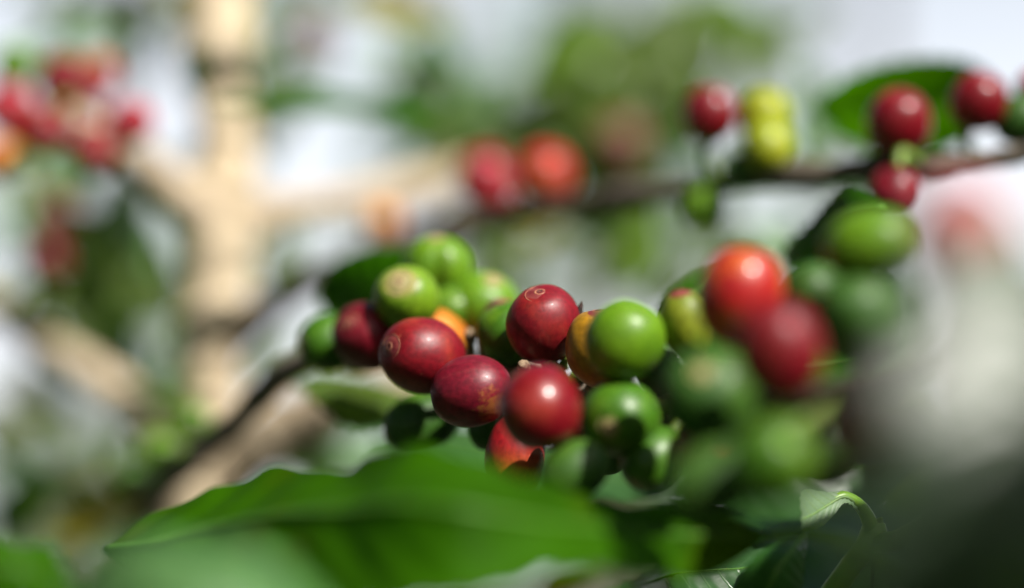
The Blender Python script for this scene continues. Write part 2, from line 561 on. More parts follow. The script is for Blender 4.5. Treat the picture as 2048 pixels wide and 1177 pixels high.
def blade(name, T, M_, B, mat, parent, across=12, wave=0.0, quilt=0.0006, rib=True, rr=0.0009, ribmat=None):
    m = len(M_)
    verts, faces, uvs = [], [], []
    rows = 2 * across + 1
    for i in range(m):
        u = i / (m - 1)
        tan = (M_[min(i + 1, m - 1)] - M_[max(i - 1, 0)]).normalized()
        nrm = tan.cross(B[i] - T[i])
        nrm = nrm.normalized() if nrm.length > 1e-9 else Vector((0, 0, 1))
        for j in range(rows):
            s = j / across - 1.0            # -1 .. 1
            e = T[i] if s < 0 else B[i]
            a = abs(s)
            p = M_[i].lerp(e, a)
            bulge = (a * (1 - a)) * 0.18 * (e - M_[i]).length
            ph = u * 11.0 - a * 1.6
            q = quilt * math.cos(2 * math.pi * ph) * min(1, 3 * a)
            wv = wave * a * a * math.sin(u * 17 + (0.0 if s < 0 else 1.9)) * (1 - abs(2 * u - 1) ** 4)
            p = p + nrm * (bulge - q + wv)
            verts.append(p)
            uvs.append((u, j / (rows - 1)))
    for i in range(m - 1):
        for j in range(rows - 1):
            a0 = i * rows + j
            faces.append((a0, a0 + 1, a0 + rows + 1, a0 + rows))
    o = mesh_obj(name, verts, faces, mat, parent, uvs)
    if rib:
        rad = [rr * (1.1 - 0.85 * i / (m - 1)) for i in range(m)]
        pts = []
        for i in range(m):
            pts.append(verts[i * rows + across])
        v, f, uu = tube_data(pts, rad, 8)
        mesh_obj('midrib', v, f, ribmat or (M_RIBG if mat in (LM['fresh'], LM['dark'], LM['deep'], LM['gloss']) else M_RIB), o, uu)
    return o


def free_leaf(name, base, direc, normal, L, W, mat, parent, droop=0.25, wave=0.004, fold=0.15, n=22, across=7, rib=True):
    """leaf growing from `base` along `direc`, face up along `normal`"""
    d = direc.normalized()
    nn = (normal - d * normal.dot(d)).normalized()
    side = d.cross(nn)
    T, M_, B = [], [], []
    for i in range(n + 1):
        u = i / n
        ang = droop * u * 1.6
        c = base + d * (L * (math.sin(ang) / 1.6 / droop if droop > 1e-3 else u)) - nn * (L * (1 - math.cos(ang)) / 1.6 / max(droop, 1e-3))
        nl = nn * math.cos(ang) + d * math.sin(ang)
        wd = W * 0.5 * (math.sin(math.pi * min(u, 1) ** 0.85) ** 0.8) * (1 - 0.35 * u ** 3) + 0.0004
        M_.append(c)
        T.append(c + side * wd + nl * wd * fold)
        B.append(c - side * wd + nl * wd * fold)
    return blade(name, T, M_, B, mat, parent, across, wave, 0.0007, rib, 0.0010)


def cherry(px, py, r, D, axis, kind, label, e=1.08, lobe=0.0, flat=0.95, scar=0.42, to=None, roll=0.0,
           scarmat=None, group=None, seed=None, big_scar=False):
    """r: radius in photo pixels at D; axis: towards the navel (right, up, to lens)"""
    R = 1.07 * r * D / FPX
    Lh = R * e
    ax = V(*axis).normalized()
    c = P(px, py, D)
    rot = ax.to_track_quat('Z', 'Y').to_matrix()
    if roll == 'lens':                      # seam between the lobes turned to the lens
        q_ = rot.inverted() @ (-FWD)
        roll = math.atan2(q_.y, q_.x) - math.pi / 2
    rot = rot @ Matrix.Rotation(roll, 3, 'Z')
    base = c - ax * Lh
    root = empty('coffee_cherry', c, label, 'coffee cherry', group)
    root.rotation_euler = rot.to_euler()
    rnd = random.Random(hash(label) % 9973 if seed is None else seed)
    sd = Vector(((px * 0.37) % 11, (py * 0.53) % 7, (D * 91) % 5))
    nu, nv = 40, 26
    verts, faces = [], []
    for j in range(nv + 1):
        th = math.pi * j / nv
        for k in range(nu):
            ph = 2 * math.pi * k / nu
            s, co = math.sin(th), math.cos(th)
            sx = math.copysign(abs(s) ** 0.94, s)
            x, y = R * sx * math.cos(ph), R * flat * sx * math.sin(ph)
            z = Lh * co
            if lobe:
                g = lobe * math.exp(-(math.cos(ph) / 0.28) ** 2) * s
                x *= 1 - g
                y *= 1 - g
            # navel: shallow saucer at the pole
            if co > 0.86:
                z -= R * 0.05 * min(1.0, (co - 0.86) / 0.10)
            v = Vector((x, y, z))
            v *= 1 + 0.032 * noise.noise(v * (1.1 / R) + sd) + 0.006 * noise.noise(v * (3.2 / R) + sd)
            verts.append(v)
    for j in range(nv):
        for k in range(nu):
            k2 = (k + 1) % nu
            a = j * nu + k
            b_ = j * nu + k2
            if j == 0:
                faces.append((a, a + nu, b_ + nu))
            elif j == nv - 1:
                faces.append((a, a + nu, b_))
            else:
                faces.append((a, a + nu, b_ + nu, b_))
    me = bpy.data.meshes.new('fruit_skin')
    me.from_pydata([tuple(v) for v in verts], [], faces)
    bm = bmesh.new()
    bm.from_mesh(me)
    bmesh.ops.remove_doubles(bm, verts=bm.verts, dist=R * 1e-3)
    bmesh.ops.recalc_face_normals(bm, faces=bm.faces)
    bm.to_mesh(me)
    bm.free()
    me.materials.append(CM[kind] if isinstance(kind, str) else kind)
    me.polygons.foreach_set('use_smooth', [True] * len(me.polygons))
    sk = bpy.data.objects.new('fruit_skin', me)
    COL.objects.link(sk)
    sk.parent = root
    # calyx scar: outer ring, inner ring and a small pit
    if scar:
        vs_, fs_ = [], []

        def ring(rad, tubr, segs=36, ts=8):
            off = len(vs_)
            for a in range(segs):
                an = 2 * math.pi * a / segs
                rr_ = rad * (1 + 0.035 * noise.noise(Vector((math.cos(an) * 1.7, math.sin(an) * 1.7, px * 0.01))))
                thx = math.asin(min(rr_ / R, 0.99))
                zz = Lh * math.cos(thx)
                if math.cos(thx) > 0.86:
                    zz -= R * 0.05 * min(1.0, (math.cos(thx) - 0.86) / 0.10)
                for b in range(ts):
                    bn = 2 * math.pi * b / ts
                    q = rr_ + tubr * math.cos(bn)
                    vs_.append(Vector((q * math.cos(an), q * flat * math.sin(an), zz + tubr * 0.55 * math.sin(bn))))
            for a in range(segs):
                a2 = (a + 1) % segs
                for b in range(ts):
                    b2 = (b + 1) % ts
                    fs_.append((off + a * ts + b, off + a2 * ts + b, off + a2 * ts + b2, off + a * ts + b2))
        ring(R * scar, R * 0.015)
        ring(R * scar * 0.30, R * 0.038)
        so_ = mesh_obj('calyx_scar', vs_, fs_, scarmat or (M_SCARG if kind in ('green', 'darkgreen', 'lime', 'limetip', 'yellow') else M_SCAR))
        so_.parent = root
        dv, df = [], []
        for a in range(5):
            fr_ = scar * .97 * a / 4
            thx = math.asin(fr_)
            zz = Lh * math.cos(thx)
            if math.cos(thx) > 0.86:
                zz -= R * 0.05 * min(1.0, (math.cos(thx) - 0.86) / 0.10)
            for k in range(24):
                an = 2 * math.pi * k / 24
                wob = 1 + (.05 * noise.noise(Vector((math.cos(an) * 2, math.sin(an) * 2, px * .02))) if a == 4 else 0)
                dv.append(Vector((R * fr_ * wob * math.cos(an), R * fr_ * wob * flat * math.sin(an), zz + R * (.014 + .006 * math.sin(a * 3.1) - (.02 if a == 4 else 0)))))
        for a in range(4):
            for k in range(24):
                k2 = (k + 1) % 24
                df.append((a * 24 + k, (a + 1) * 24 + k, (a + 1) * 24 + k2, a * 24 + k2))
        dsk = mesh_obj('calyx_disc', dv, df, M_DISCG if kind in ('green', 'darkgreen', 'lime', 'limetip', 'yellow') else M_DISC)
        dsk.parent = root
        pv = [Vector((0, 0, Lh - R * .050))] + [Vector((R * scar * .17 * (1 + .2 * math.sin(3 * k)) * math.cos(k * .5236), R * scar * .17 * math.sin(k * .5236), Lh - R * .026)) for k in range(12)]
        pit = mesh_obj('navel_pit', pv, [(0, 1 + k, 1 + (k + 1) % 12) for k in range(12)], M_PIT)
        pit.parent = root
    # stalk down to the wood
    if to is not None:
        best = min(to, key=lambda q: (q - base).length)
        ln = (best - base).length
        if ln < (0.032 if D > .56 else 0.015) and (best - base).dot(ax) < 0.3 * ln and (best - base).dot(FWD) > -0.35 * ln:
            a = base + ax * Lh * 0.06
            mid1 = base - ax * min(0.4 * ln, 0.006)
            pts = [Vector(q) for q in spline([tuple(a), tuple(mid1), tuple(best)], 6)]
            rad = [0.0010 + 0.0006 * (i / (len(pts) - 1)) for i in range(len(pts))]
            v, f, u = tube_data(pts, rad, 10, 0.1)
            st = mesh_obj('stalk', [root_inv(root, q) for q in v], f, M_STALK)
            st.parent = root
    return root


def root_inv(root, q):
    m = Matrix.LocRotScale(root.location, root.rotation_euler, None)
    return m.inverted() @ Vector(q)


def stub(ctrl, mat, parent, name='stalk_stub', seed=0.0):
    pts4 = [tuple(P(*c[:3])) + (c[3],) for c in ctrl]
    s = spline(pts4, 5)
    v, f, u = tube_data([Vector(q[:3]) for q in s], [max(q[3], 5e-5) for q in s], 12, 0.35, seed)
    return mesh_obj(name, v, f, mat, parent, u)


# ================================================================ SETTING
def ground():
    n = 70
    verts, faces = [], []
    for i in range(n + 1):
        for j in range(n + 1):
            a, b = (i / n * 2 - 1), (j / n * 2 - 1)
            x = math.copysign(abs(a) ** 3, a) * 900
            y = math.copysign(abs(b) ** 3, b) * 900
            z = 0.12 * noise.noise(Vector((x * 0.25, y * 0.25, 0))) if abs(x) + abs(y) > 0.5 else 0
            r = math.hypot(x, y)
            if r > 60:
                z += min(1, (r - 60) / 500) * 26 * noise.noise(Vector((x * 0.004, y * 0.004, 3)))
            verts.append((x, y, z))
    for i in range(n):
        for j in range(n):
            a = i * (n + 1) + j
            faces.append((a, a + n + 1, a + n + 2, a + 1))
    m = plain_mat('ground_soil_and_weeds', (0.016, 0.042, 0.008), (0.050, 0.044, 0.020), 5.0, 0.95, 0, 0.9)
    o = mesh_obj('ground', verts, faces, m)
    o['kind'] = 'structure'
ground()


# ================================================================ COFFEE TREE WITH THE PALE TRUNK
tree = empty('coffee_tree', Vector((P(430, 600, .72).x, P(430, 600, .72).y, 0)),
             'coffee tree with a pale tan upright trunk and side branches', 'coffee tree')
trunk_px = [(455, -420, .76, .0100), (450, -150, .745, .0102), (440, 0, .74, .0104), (432, 70, .738, .0112), (428, 130, .735, .0106), (438, 175, .735, .0088), (452, 235, .73, .0086), (450, 310, .73, .0090),
            (447, 385, .725, .0102), (446, 440, .725, .0118), (444, 500, .72, .0102), (438, 580, .72, .0098), (428, 660, .715, .0104), (420, 740, .715, .0092), (422, 830, .715, .0098), (405, 930, .715, .0110), (400, 1050, .715, .0108), (395, 1300, .72, .0120)]
pts4 = [tuple(P(*c[:3])) + (c[3],) for c in trunk_px]
b0 = Vector(pts4[-1][:3])
pts4 += [(b0.x - .01, b0.y + .01, 0.6, .015), (b0.x - .02, b0.y + .02, -0.05, .02)]
s_ = spline(pts4, 8)
v_, f_, u_ = tube_data([Vector(q[:3]) for q in s_], [q[3] for q in s_], 24, 0.20, 2.0)
mesh_obj('trunk', v_, f_, M_TRUNK, tree, u_)

# branches of that tree
back, back_pts = tube('branch', [(440, 705, .715, .0058), (500, 650, .71, .0052), (580, 590, .705, .0046), (700, 520, .695, .0042), (860, 470, .68, .0038), (1010, 435, .665, .0034),
                                 (1200, 402, .64, .0030), (1400, 375, .615, .0026), (1600, 352, .595, .0026), (1760, 340, .585, .0027), (1900, 335, .575, .0024),
                                 (2060, 305, .57, .0022), (2300, 250, .56, .0018)], M_DARKTWIG, tree, 8, 14, 0.30,
                      nodes=((0.36, .5), (0.52, .6), (0.67, .7), (0.75, .8), (0.82, .6)), seed=3.0)
back['label'] = 'thin brown fruiting branch rising across the picture behind the cherries'
lit, lit_pts = tube('branch', [(450, 470, .725, .0068), (520, 430, .735, .0062), (600, 415, .745, .0052), (700, 405, .755, .0056), (800, 385, .765, .0062), (880, 362, .775, .0050), (950, 335, .79, .0030), (1000, 310, .80, .0014)],
           M_TWIG, tree, 8, 14, 0.2, seed=5)
lit['label'] = 'tan sunlit branch leaving the trunk level'
up, up_pts = tube('branch', [(448, 455, .72, .0068), (390, 415, .715, .0060), (330, 365, .712, .0062), (275, 315, .705, .0050), (220, 275, .70, .0036), (140, 230, .695, .0028), (40, 215, .695, .0026), (-120, 190, .70, .0022), (-420, 120, .71, .0016), (-700, 40, .72, .0008)],
          M_TWIG, tree, 8, 14, 0.2, seed=6)
up['label'] = 'tan branch slanting up from the trunk to the blurred red fruit'
low, low_pts = tube('branch', [(415, 930, .715, .0055), (340, 870, .72, .0050), (260, 800, .725, .0054), (170, 740, .73, .0052), (90, 690, .74, .0048), (20, 640, .75, .0046), (-100, 560, .77, .0042), (-400, 400, .80, .003), (-800, 200, .84, .001)],
           M_TWIG, tree, 8, 14, 0.2, seed=7)
low['label'] = 'tan branch dropping from the picture edge to the trunk foot'
lowr, lowr_pts = tube('branch', [(400, 1010, .715, .0085), (480, 930, .71, .0082), (560, 865, .705, .0092), (640, 825, .70, .0088), (720, 800, .695, .0072), (820, 780, .69, .0055), (920, 760, .69, .004)],
            M_TWIG, tree, 8, 16, 0.3, seed=8)
lowr['label'] = 'thick tan branch leaning out below the red cherries'


# ================================================================ MAIN FRUITING BRANCH
main = empty('coffee_branch', P(300, 1020, .665), 'dark brown fruiting branch carrying the sharp red cherries', 'coffee branch')
wood, main_pts = tube('wood', [(240, 1250, .70, .0040), (300, 1020, .665, .0038), (380, 925, .635, .0036), (480, 835, .605, .0034), (600, 725, .575, .0031), (760, 712, .56, .0029),
                               (900, 722, .545, .0028), (1040, 750, .523, .0028), (1190, 792, .512, .0030), (1320, 820, .492, .0028), (1460, 820, .465, .0028),
                               (1600, 810, .435, .0027), (1800, 740, .385, .0025), (2000, 640, .345, .0023), (2250, 540, .31, .002)],
                      M_BARK, main, 9, 18, 0.28, nodes=((0.34, .4), (0.5, .35), (0.57, .7), (0.66, .5), (0.78, .5)), seed=1.0)

TO = main_pts
cherry(1087, 649, 71, .505, (-.10, .84, .52), 'red', 'crisp red cherry standing upright with a tan ring scar on top', e=1.06, to=TO, roll=.4, scar=.40, big_scar=True)
_rot = V(-.93, -.22, -.25).normalized().to_track_quat('Z', 'Y').to_matrix() @ Matrix.Rotation(.2, 3, 'Z')
_spot = _rot.inverted() @ V(.0046, -.0030, .0062)
CM['red_scab'] = cherry_mat('cherry_skin_red_corky', (0.13, 0.0035, 0.013), (0.10, 0.0025, 0.011), amount=0.3, seed=0.7, rough=0.42,
                            scab=(tuple(_spot), 0.0022, (0.26, 0.10, 0.02)))
cherry(943, 783, 71, .503, (-.93, -.22, -.25), 'red_scab', 'sharp dull red cherry lying sideways with a corky tan blotch', e=1.12, to=TO, roll=.2)
cherry(1080, 817, 82, .462, (.25, -.86, .15), 'glossy', 'round glossy red cherry with a white sun glint on its face', e=1.0, to=TO)
cherry(845, 712, 75, .512, (-.74, .22, .62), 'red', 'red cherry showing its grey round navel beside the orange one', e=1.12, to=TO, scar=.34)
cherry(862, 698, 76, .545, (-.2, .85, .3), 'orange', 'orange cherry peeking out above the red one with the navel', e=1.05, to=TO)
cherry(738, 674, 66, .537, (-.45, .35, .75), 'deep', 'dark red cherry tucked below the lime cherry with a brown tip', e=1.14, to=TO, scar=.3)
cherry(658, 686, 58, .552, (-.85, -.1, .3), 'green', 'dark green cherry at the end of the bunch beside a dark red one', e=1.05, to=TO)
cherry(813, 597, 63, .530, (-.18, .50, .80), 'limetip', 'lime green cherry with a brownish tip above the dark red one', e=1.0, to=TO, scar=.45)
cherry(875, 537, 68, .553, (.05, .92, .35), 'lime', 'two lobed light green cherry topping the bunch', e=.93, lobe=.22, flat=.95, to=TO, scar=.3, roll='lens')
cherry(968, 612, 68, .550, (.3, .75, .5), 'lime', 'pale green cherry behind the sharp upright red one', e=.95, to=TO, scar=.3)
cherry(1004, 640, 40, .532, (.1, .8, .3), 'purple', 'small purple cherry squeezed between two green ones', e=1.0, to=TO)
cherry(1016, 668, 60, .520, (-.3, .7, .1), 'green', 'plain green cherry half hidden by the sharp upright red one', e=1.02, to=TO, scar=0)
cherry(1250, 681, 77, .470, (.35, .75, .3), 'lime', 'large glossy green cherry with a yellow green sunlit top', e=1.02, to=TO, scar=0)
cherry(1203, 697, 68, .495, (-.1, .9, .2), 'ochre', 'ochre yellow cherry mostly hidden by the large glossy green one', e=1.12, to=TO)
cherry(1372, 650, 48, .474, (-.2, .95, .2), 'olive', 'slim yellow green fruit beside the orange red cherry', e=1.45, to=TO, scar=.5)
cherry(1482, 592, 85, .437, (.2, .92, .2), 'turning', 'plump orange red cherry with a bright glint', e=1.13, to=TO, scar=0, roll=.3)
cherry(1560, 702, 80, .402, (-.1, .95, .2), 'red', 'blurred pinkish red cherry overlapping the plump orange red one', e=1.2, to=TO, scar=0)
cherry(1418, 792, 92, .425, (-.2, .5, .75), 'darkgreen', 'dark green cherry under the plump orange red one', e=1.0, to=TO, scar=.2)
cherry(1240, 836, 76, .470, (-.3, -.2, .9), 'green', 'green cherry facing out with a faint navel beside the glinting red one', e=1.0, to=TO, scar=.3)
cherry(1316, 838, 46, .492, (.2, -.8, .2), 'lime', 'small bright lime cherry behind the green one with the faint navel', e=1.25, to=TO, scar=0)
cherry(1304, 918, 58, .470, (-.5, -.6, .4), 'green', 'lit green cherry hanging under the small bright lime one', e=1.15, to=TO, scar=.2)
cherry(1150, 942, 58, .462, (-.8, -.45, .2), 'darkgreen', 'dark green cherry below the glinting red one near the leaf', e=1.2, to=TO, scar=0)
cherry(1030, 915, 60, .503, (-.10, -.95, .10), 'drop', 'hanging red cherry turning orange at its lower end', e=1.4, to=TO, scar=.3)
cherry(1143, 868, 40, .492, (.3, -.8, .2), 'red', 'sliver of red cherry behind the glinting red one', e=1.1, to=TO, scar=0)
cherry(843, 845, 60, .532, (-.85, -.35, .2), 'darkgreen', 'dull dark green cherry under the red one with the navel', e=1.28, to=TO, scar=.25)
cherry(980, 858, 42, .522, (0, -.9, .2), 'darkgreen', 'small dark green cherry under the corky blotched red one', e=1.05, to=TO, scar=0)
cherry(1738, 490, 70, .425, (.8, .2, .3), 'lime', 'blurred lime cherry at the top of the near end of the branch', e=1.25, to=TO, scar=0)
cherry(1712, 640, 78, .425, (-.1, .6, .5), 'darkgreen', 'blurred dark green cherry beside the blurred pinkish red one', e=1.2, to=TO, scar=0)
cherry(1918, 480, 98, .330, (.2, .9, .2), 'dusty', 'very blurred large pink cherry near the lens above the pale leaf', e=1.1, to=TO, scar=0)
cherry(1722, 860, 92, .350, (.1, -.3, .8), 'brown', 'blurred brownish pink cherry above the green shoot', e=1.0, to=TO, scar=0)
cherry(1540, 925, 80, .388, (.5, .5, .4), 'green', 'blurred light green cherry under the dark green one', e=1.1, to=TO, scar=0)
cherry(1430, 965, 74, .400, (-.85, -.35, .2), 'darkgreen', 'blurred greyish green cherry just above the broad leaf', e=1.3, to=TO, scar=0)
cherry(1405, 900, 55, .440, (.2, -.8, .2), 'red', 'dark red cherry peeping out above the blurred greyish green one', e=1.0, to=TO, scar=0)

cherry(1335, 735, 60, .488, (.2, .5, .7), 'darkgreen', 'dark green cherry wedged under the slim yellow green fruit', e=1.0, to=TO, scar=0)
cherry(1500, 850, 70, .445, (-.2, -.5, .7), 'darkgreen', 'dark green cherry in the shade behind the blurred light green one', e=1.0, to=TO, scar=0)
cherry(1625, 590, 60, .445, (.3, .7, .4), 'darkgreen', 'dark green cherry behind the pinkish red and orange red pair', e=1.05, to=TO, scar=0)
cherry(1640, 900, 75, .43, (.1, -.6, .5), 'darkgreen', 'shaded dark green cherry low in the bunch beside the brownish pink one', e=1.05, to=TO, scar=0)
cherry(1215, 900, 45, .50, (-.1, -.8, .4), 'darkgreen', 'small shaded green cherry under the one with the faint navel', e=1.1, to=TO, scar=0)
cherry(905, 620, 48, .548, (0, .6, .6), 'green', 'green cherry sunk between the lime ones in the bunch', e=1.0, to=TO, scar=0)

# dry stalk stubs, bracts and scars on the wood
stub([(1050, 762, .507, .0013), (1048, 738, .502, .0013), (1046, 732, .500, .0012), (1044, 726, .499, .0007)], M_STUB, main, seed=1)
stub([(945, 725, .535, .0012), (942, 695, .53, .0011), (940, 676, .527, .0014), (938, 664, .525, .0009)], M_STUB, main, seed=2)
stub([(968, 725, .53, .0010), (966, 700, .525, .0010), (965, 684, .523, .0012)], M_STUB, main, seed=3)
stub([(1125, 775, .512, .0012), (1120, 752, .507, .0013), (1105, 735, .505, .0014), (1092, 724, .503, .0012)], M_STALK, main, name='fruit_stalk', seed=4)
stub([(1140, 778, .512, .0010), (1150, 755, .51, .0014), (1170, 748, .508, .0011)], M_STALK, main, name='fruit_stalk', seed=5)
stub([(1126, 735, .507, .0012), (1130, 720, .506, .0009), (1136, 700, .505, .0002)], M_STALK, main, name='bract', seed=5)
stub([(1150, 690, .507, .0008), (1153, 655, .506, .0011), (1157, 628, .505, .0010), (1164, 603, .504, .0001)], M_BRACT, main, name='bract', seed=6)
stub([(1190, 792, .508, .0016), (1185, 775, .505, .0013), (1180, 764, .503, .0008)], M_STUB, main, seed=7)
stub([(1225, 790, .502, .0014), (1222, 775, .499, .0012), (1220, 768, .498, .0008)], M_STUB, main, seed=8)
stub([(1335, 900, .49, .0014), (1348, 880, .485, .0016), (1362, 868, .48, .0008)], M_STUB, main, seed=9)
stub([(1345, 925, .49, .0010), (1356, 908, .486, .0012), (1366, 900, .48, .0004)], M_STUB, main, seed=10)
stub([(1190, 910, .485, .0012), (1180, 890, .48, .0011), (1172, 880, .477, .0005)], M_STUB, main, seed=11)

# leaves of the main branch
loft_leaf('leaf', [(680, 660, .60), (640, 610, .595), (645, 550, .59), (690, 515, .588), (760, 495, .588), (840, 500, .59), (930, 530, .60)],
          [(690, 665, .60), (680, 625, .602), (700, 590, .604), (745, 565, .604), (800, 555, .603), (860, 550, .602), (935, 536, .60)],
          [(700, 670, .60), (730, 660, .612), (760, 645, .618), (800, 635, .62), (840, 620, .618), (890, 590, .612), (940, 542, .60)], LM['dark'], main)
loft_leaf('leaf', [(760, 860, .63), (840, 845, .63), (930, 842, .63), (1030, 860, .625), (1130, 880, .62), (1230, 890, .615), (1330, 900, .61), (1420, 920, .60)],
          [(755, 880, .62), (840, 885, .615), (930, 890, .61), (1030, 910, .605), (1130, 930, .60), (1230, 945, .60), (1330, 945, .60), (1425, 925, .60)],
          [(750, 900, .615), (840, 940, .60), (930, 965, .595), (1030, 985, .59), (1130, 1005, .585), (1230, 1015, .585), (1330, 990, .59), (1430, 930, .60)], LM['gloss'], main)
loft_leaf('leaf', [(1310, 640, .535), (1400, 590, .54), (1500, 580, .54), (1620, 600, .54), (1720, 660, .54)],
          [(1308, 720, .53), (1400, 730, .525), (1500, 735, .525), (1620, 730, .525), (1722, 710, .535)],
          [(1312, 800, .525), (1400, 860, .52), (1500, 880, .52), (1620, 860, .52), (1724, 760, .53)], LM['dark'], main)
loft_leaf('leaf', [(1340, 880, .60), (1420, 850, .60), (1520, 830, .60), (1640, 820, .60), (1760, 840, .60), (1860, 900, .60)],
          [(1338, 900, .59), (1420, 920, .58), (1520, 925, .575), (1640, 925, .575), (1760, 920, .58), (1862, 908, .60)],
          [(1336, 920, .58), (1420, 990, .57), (1520, 1030, .565), (1640, 1040, .565), (1760, 1010, .575), (1864, 916, .60)], LM['deep'], main)
loft_leaf('leaf', [(1300, 1050, .64), (1400, 1000, .64), (1520, 980, .64), (1660, 980, .64), (1800, 1010, .64), (1920, 1080, .64)],
          [(1298, 1060, .63), (1400, 1080, .62), (1520, 1090, .61), (1660, 1095, .61), (1800, 1095, .62), (1922, 1090, .64)],
          [(1296, 1070, .62), (1400, 1150, .60), (1520, 1190, .59), (1660, 1200, .59), (1800, 1180, .60), (1924, 1100, .64)], LM['deep'], main)
loft_leaf('leaf', [(600, 760, .60), (640, 745, .60), (700, 752, .60), (760, 765, .60), (830, 790, .60)],
          [(590, 768, .59), (640, 775, .585), (700, 795, .58), (760, 810, .58), (830, 795, .595)],
          [(600, 775, .585), (640, 815, .575), (700, 860, .57), (770, 850, .57), (835, 800, .59)], LM['olive'], main)


# cherries of the back branch
TB = back_pts
cherry(1420, 230, 52, .600, (0, .9, .3), 'glossy', 'blurred red cherry on the back branch beside the yellow fruit', e=1.08, to=TB, scar=0)
cherry(1530, 232, 50, .602, (.05, .95, .2), 'yellow', 'upper of the two stacked yellow fruits on the back branch', e=1.05, to=TB, scar=0)
cherry(1537, 292, 49, .598, (.1, -.95, .2), 'yellow', 'lower of the two stacked yellow fruits on the back branch', e=1.05, to=TB, scar=0)
cherry(1490, 335, 36, .603, (-.6, -.3, .3), 'darkgreen', 'small dark green fruit below the stacked yellow fruits', e=1.1, to=TB, scar=0)
cherry(1797, 248, 62, .575, (0, .8, .5), 'glossy', 'blurred large red cherry in front of the dark broad leaf', e=1.1, to=TB, scar=0)
cherry(1957, 203, 56, .572, (.2, .85, .4), 'glossy', 'blurred red cherry with a pink glint at the leaf tip', e=1.03, to=TB, scar=0)
cherry(2040, 240, 50, .575, (.6, .4, .3), 'darkgreen', 'blurred dark green cherry cut off by the picture edge', e=1.05, to=TB, scar=0)
cherry(2068, 175, 34, .585, (.3, .8, .3), 'pink', 'sliver of pink cherry at the picture edge above the dark green one', e=1.05, to=TB, scar=0)
cherry(1408, 412, 44, .610, (-.2, -.8, .4), 'lime', 'small green cherry hanging under the back branch', e=1.0, to=TB, scar=0)
cherry(1790, 385, 50, .565, (-.2, -.7, .4), 'deep', 'dark red cherry hanging under the back branch', e=1.0, to=TB, scar=0)
cherry(972, 365, 54, .680, (-.3, .85, .3), 'pink', 'blurred pink red cherry paired with an orange red one', e=1.2, to=TB, scar=0)
cherry(1090, 352, 56, .660, (.2, .85, .4), 'bright', 'blurred orange red cherry paired with a pink red one', e=1.05, to=TB, scar=0)
cherry(765, 445, 32, .720, (0, .9, .3), 'orange', 'tiny blurred orange fruit on the branch near the trunk', e=1.0, to=TB, scar=0)
cherry(1238, 295, 52, .80, (0, .8, .5), 'brown', 'blurred tan fruit behind the back branch', e=1.1, to=lit_pts, scar=0)

# cherries around the pale tree, blurred
TU = up_pts
G = 'blurred red cherries left of the trunk'
cherry(18, 220, 50, .675, (-.3, .5, .7), 'pink', 'blurred pinkish red cherry at the picture edge in the far bunch', to=TU, scar=0, group=G)
cherry(128, 165, 50, .675, (0, .8, .5), 'red', 'topmost red cherry of the blurred far bunch', to=TU, scar=0, group=G)
cherry(92, 262, 48, .66, (-.3, -.6, .6), 'red', 'middle red cherry of the blurred far bunch, under the topmost one', to=TU, scar=0, group=G)
cherry(198, 152, 36, .70, (.3, .7, .5), 'bright', 'blurred orange cherry beside the topmost red one of the far bunch', to=TU, scar=0)
cherry(188, 302, 46, .655, (.2, -.8, .5), 'red', 'lowest red cherry of the blurred far bunch', to=TU, scar=0, group=G)
cherry(262, 246, 44, .66, (.7, .2, .6), 'pink', 'red cherry of the far bunch standing out towards the trunk', to=TU, scar=0, group=G)
cherry(172, 225, 34, .70, (.2, .2, .8), 'deep', 'dark red cherry sunk in the middle of the far bunch', to=TU, scar=0, group=G)
cherry(45, 285, 36, .70, (.2, -.2, .8), 'deep', 'dark red cherry under the pinkish one at the picture edge', to=TU, scar=0, group=G)
cherry(-2, 318, 40, .67, (-.6, -.2, .6), 'orange', 'blurred orange cherry at the picture edge below the far bunch', to=TU, scar=0)
cherry(28, 130, 42, .69, (-.2, .9, .3), 'lime', 'blurred yellow green cherry above the far red bunch', to=TU, scar=0)
TL = low_pts
cherry(88, 520, 42, .735, (-.2, .3, .7), 'deep', 'blurred dark red cherry alone below the far bunch', to=TL, scar=0)
cherry(105, 432, 44, .755, (0, .8, .3), 'brown', 'blurred brownish cherry between the far bunch and the lone dark red one', to=TL, scar=0)
cherry(620, 85, 42, .80, (0, .8, .4), 'brown', 'blurred pale pink fruit at the top beside the trunk', to=TU, scar=0)
cherry(322, 905, 42, .655, (-.5, .2, .7), 'lime', 'blurred lime cherry beside the dark branch low down', to=main_pts, scar=0)
cherry(262, 955, 36, .67, (-.5, -.4, .6), 'darkgreen', 'blurred dark green cherry under the lime one low down', to=main_pts, scar=0)
cherry(385, 845, 34, .64, (.3, .6, .6), 'green', 'small blurred green cherry above the lime one low down', to=main_pts, scar=0)

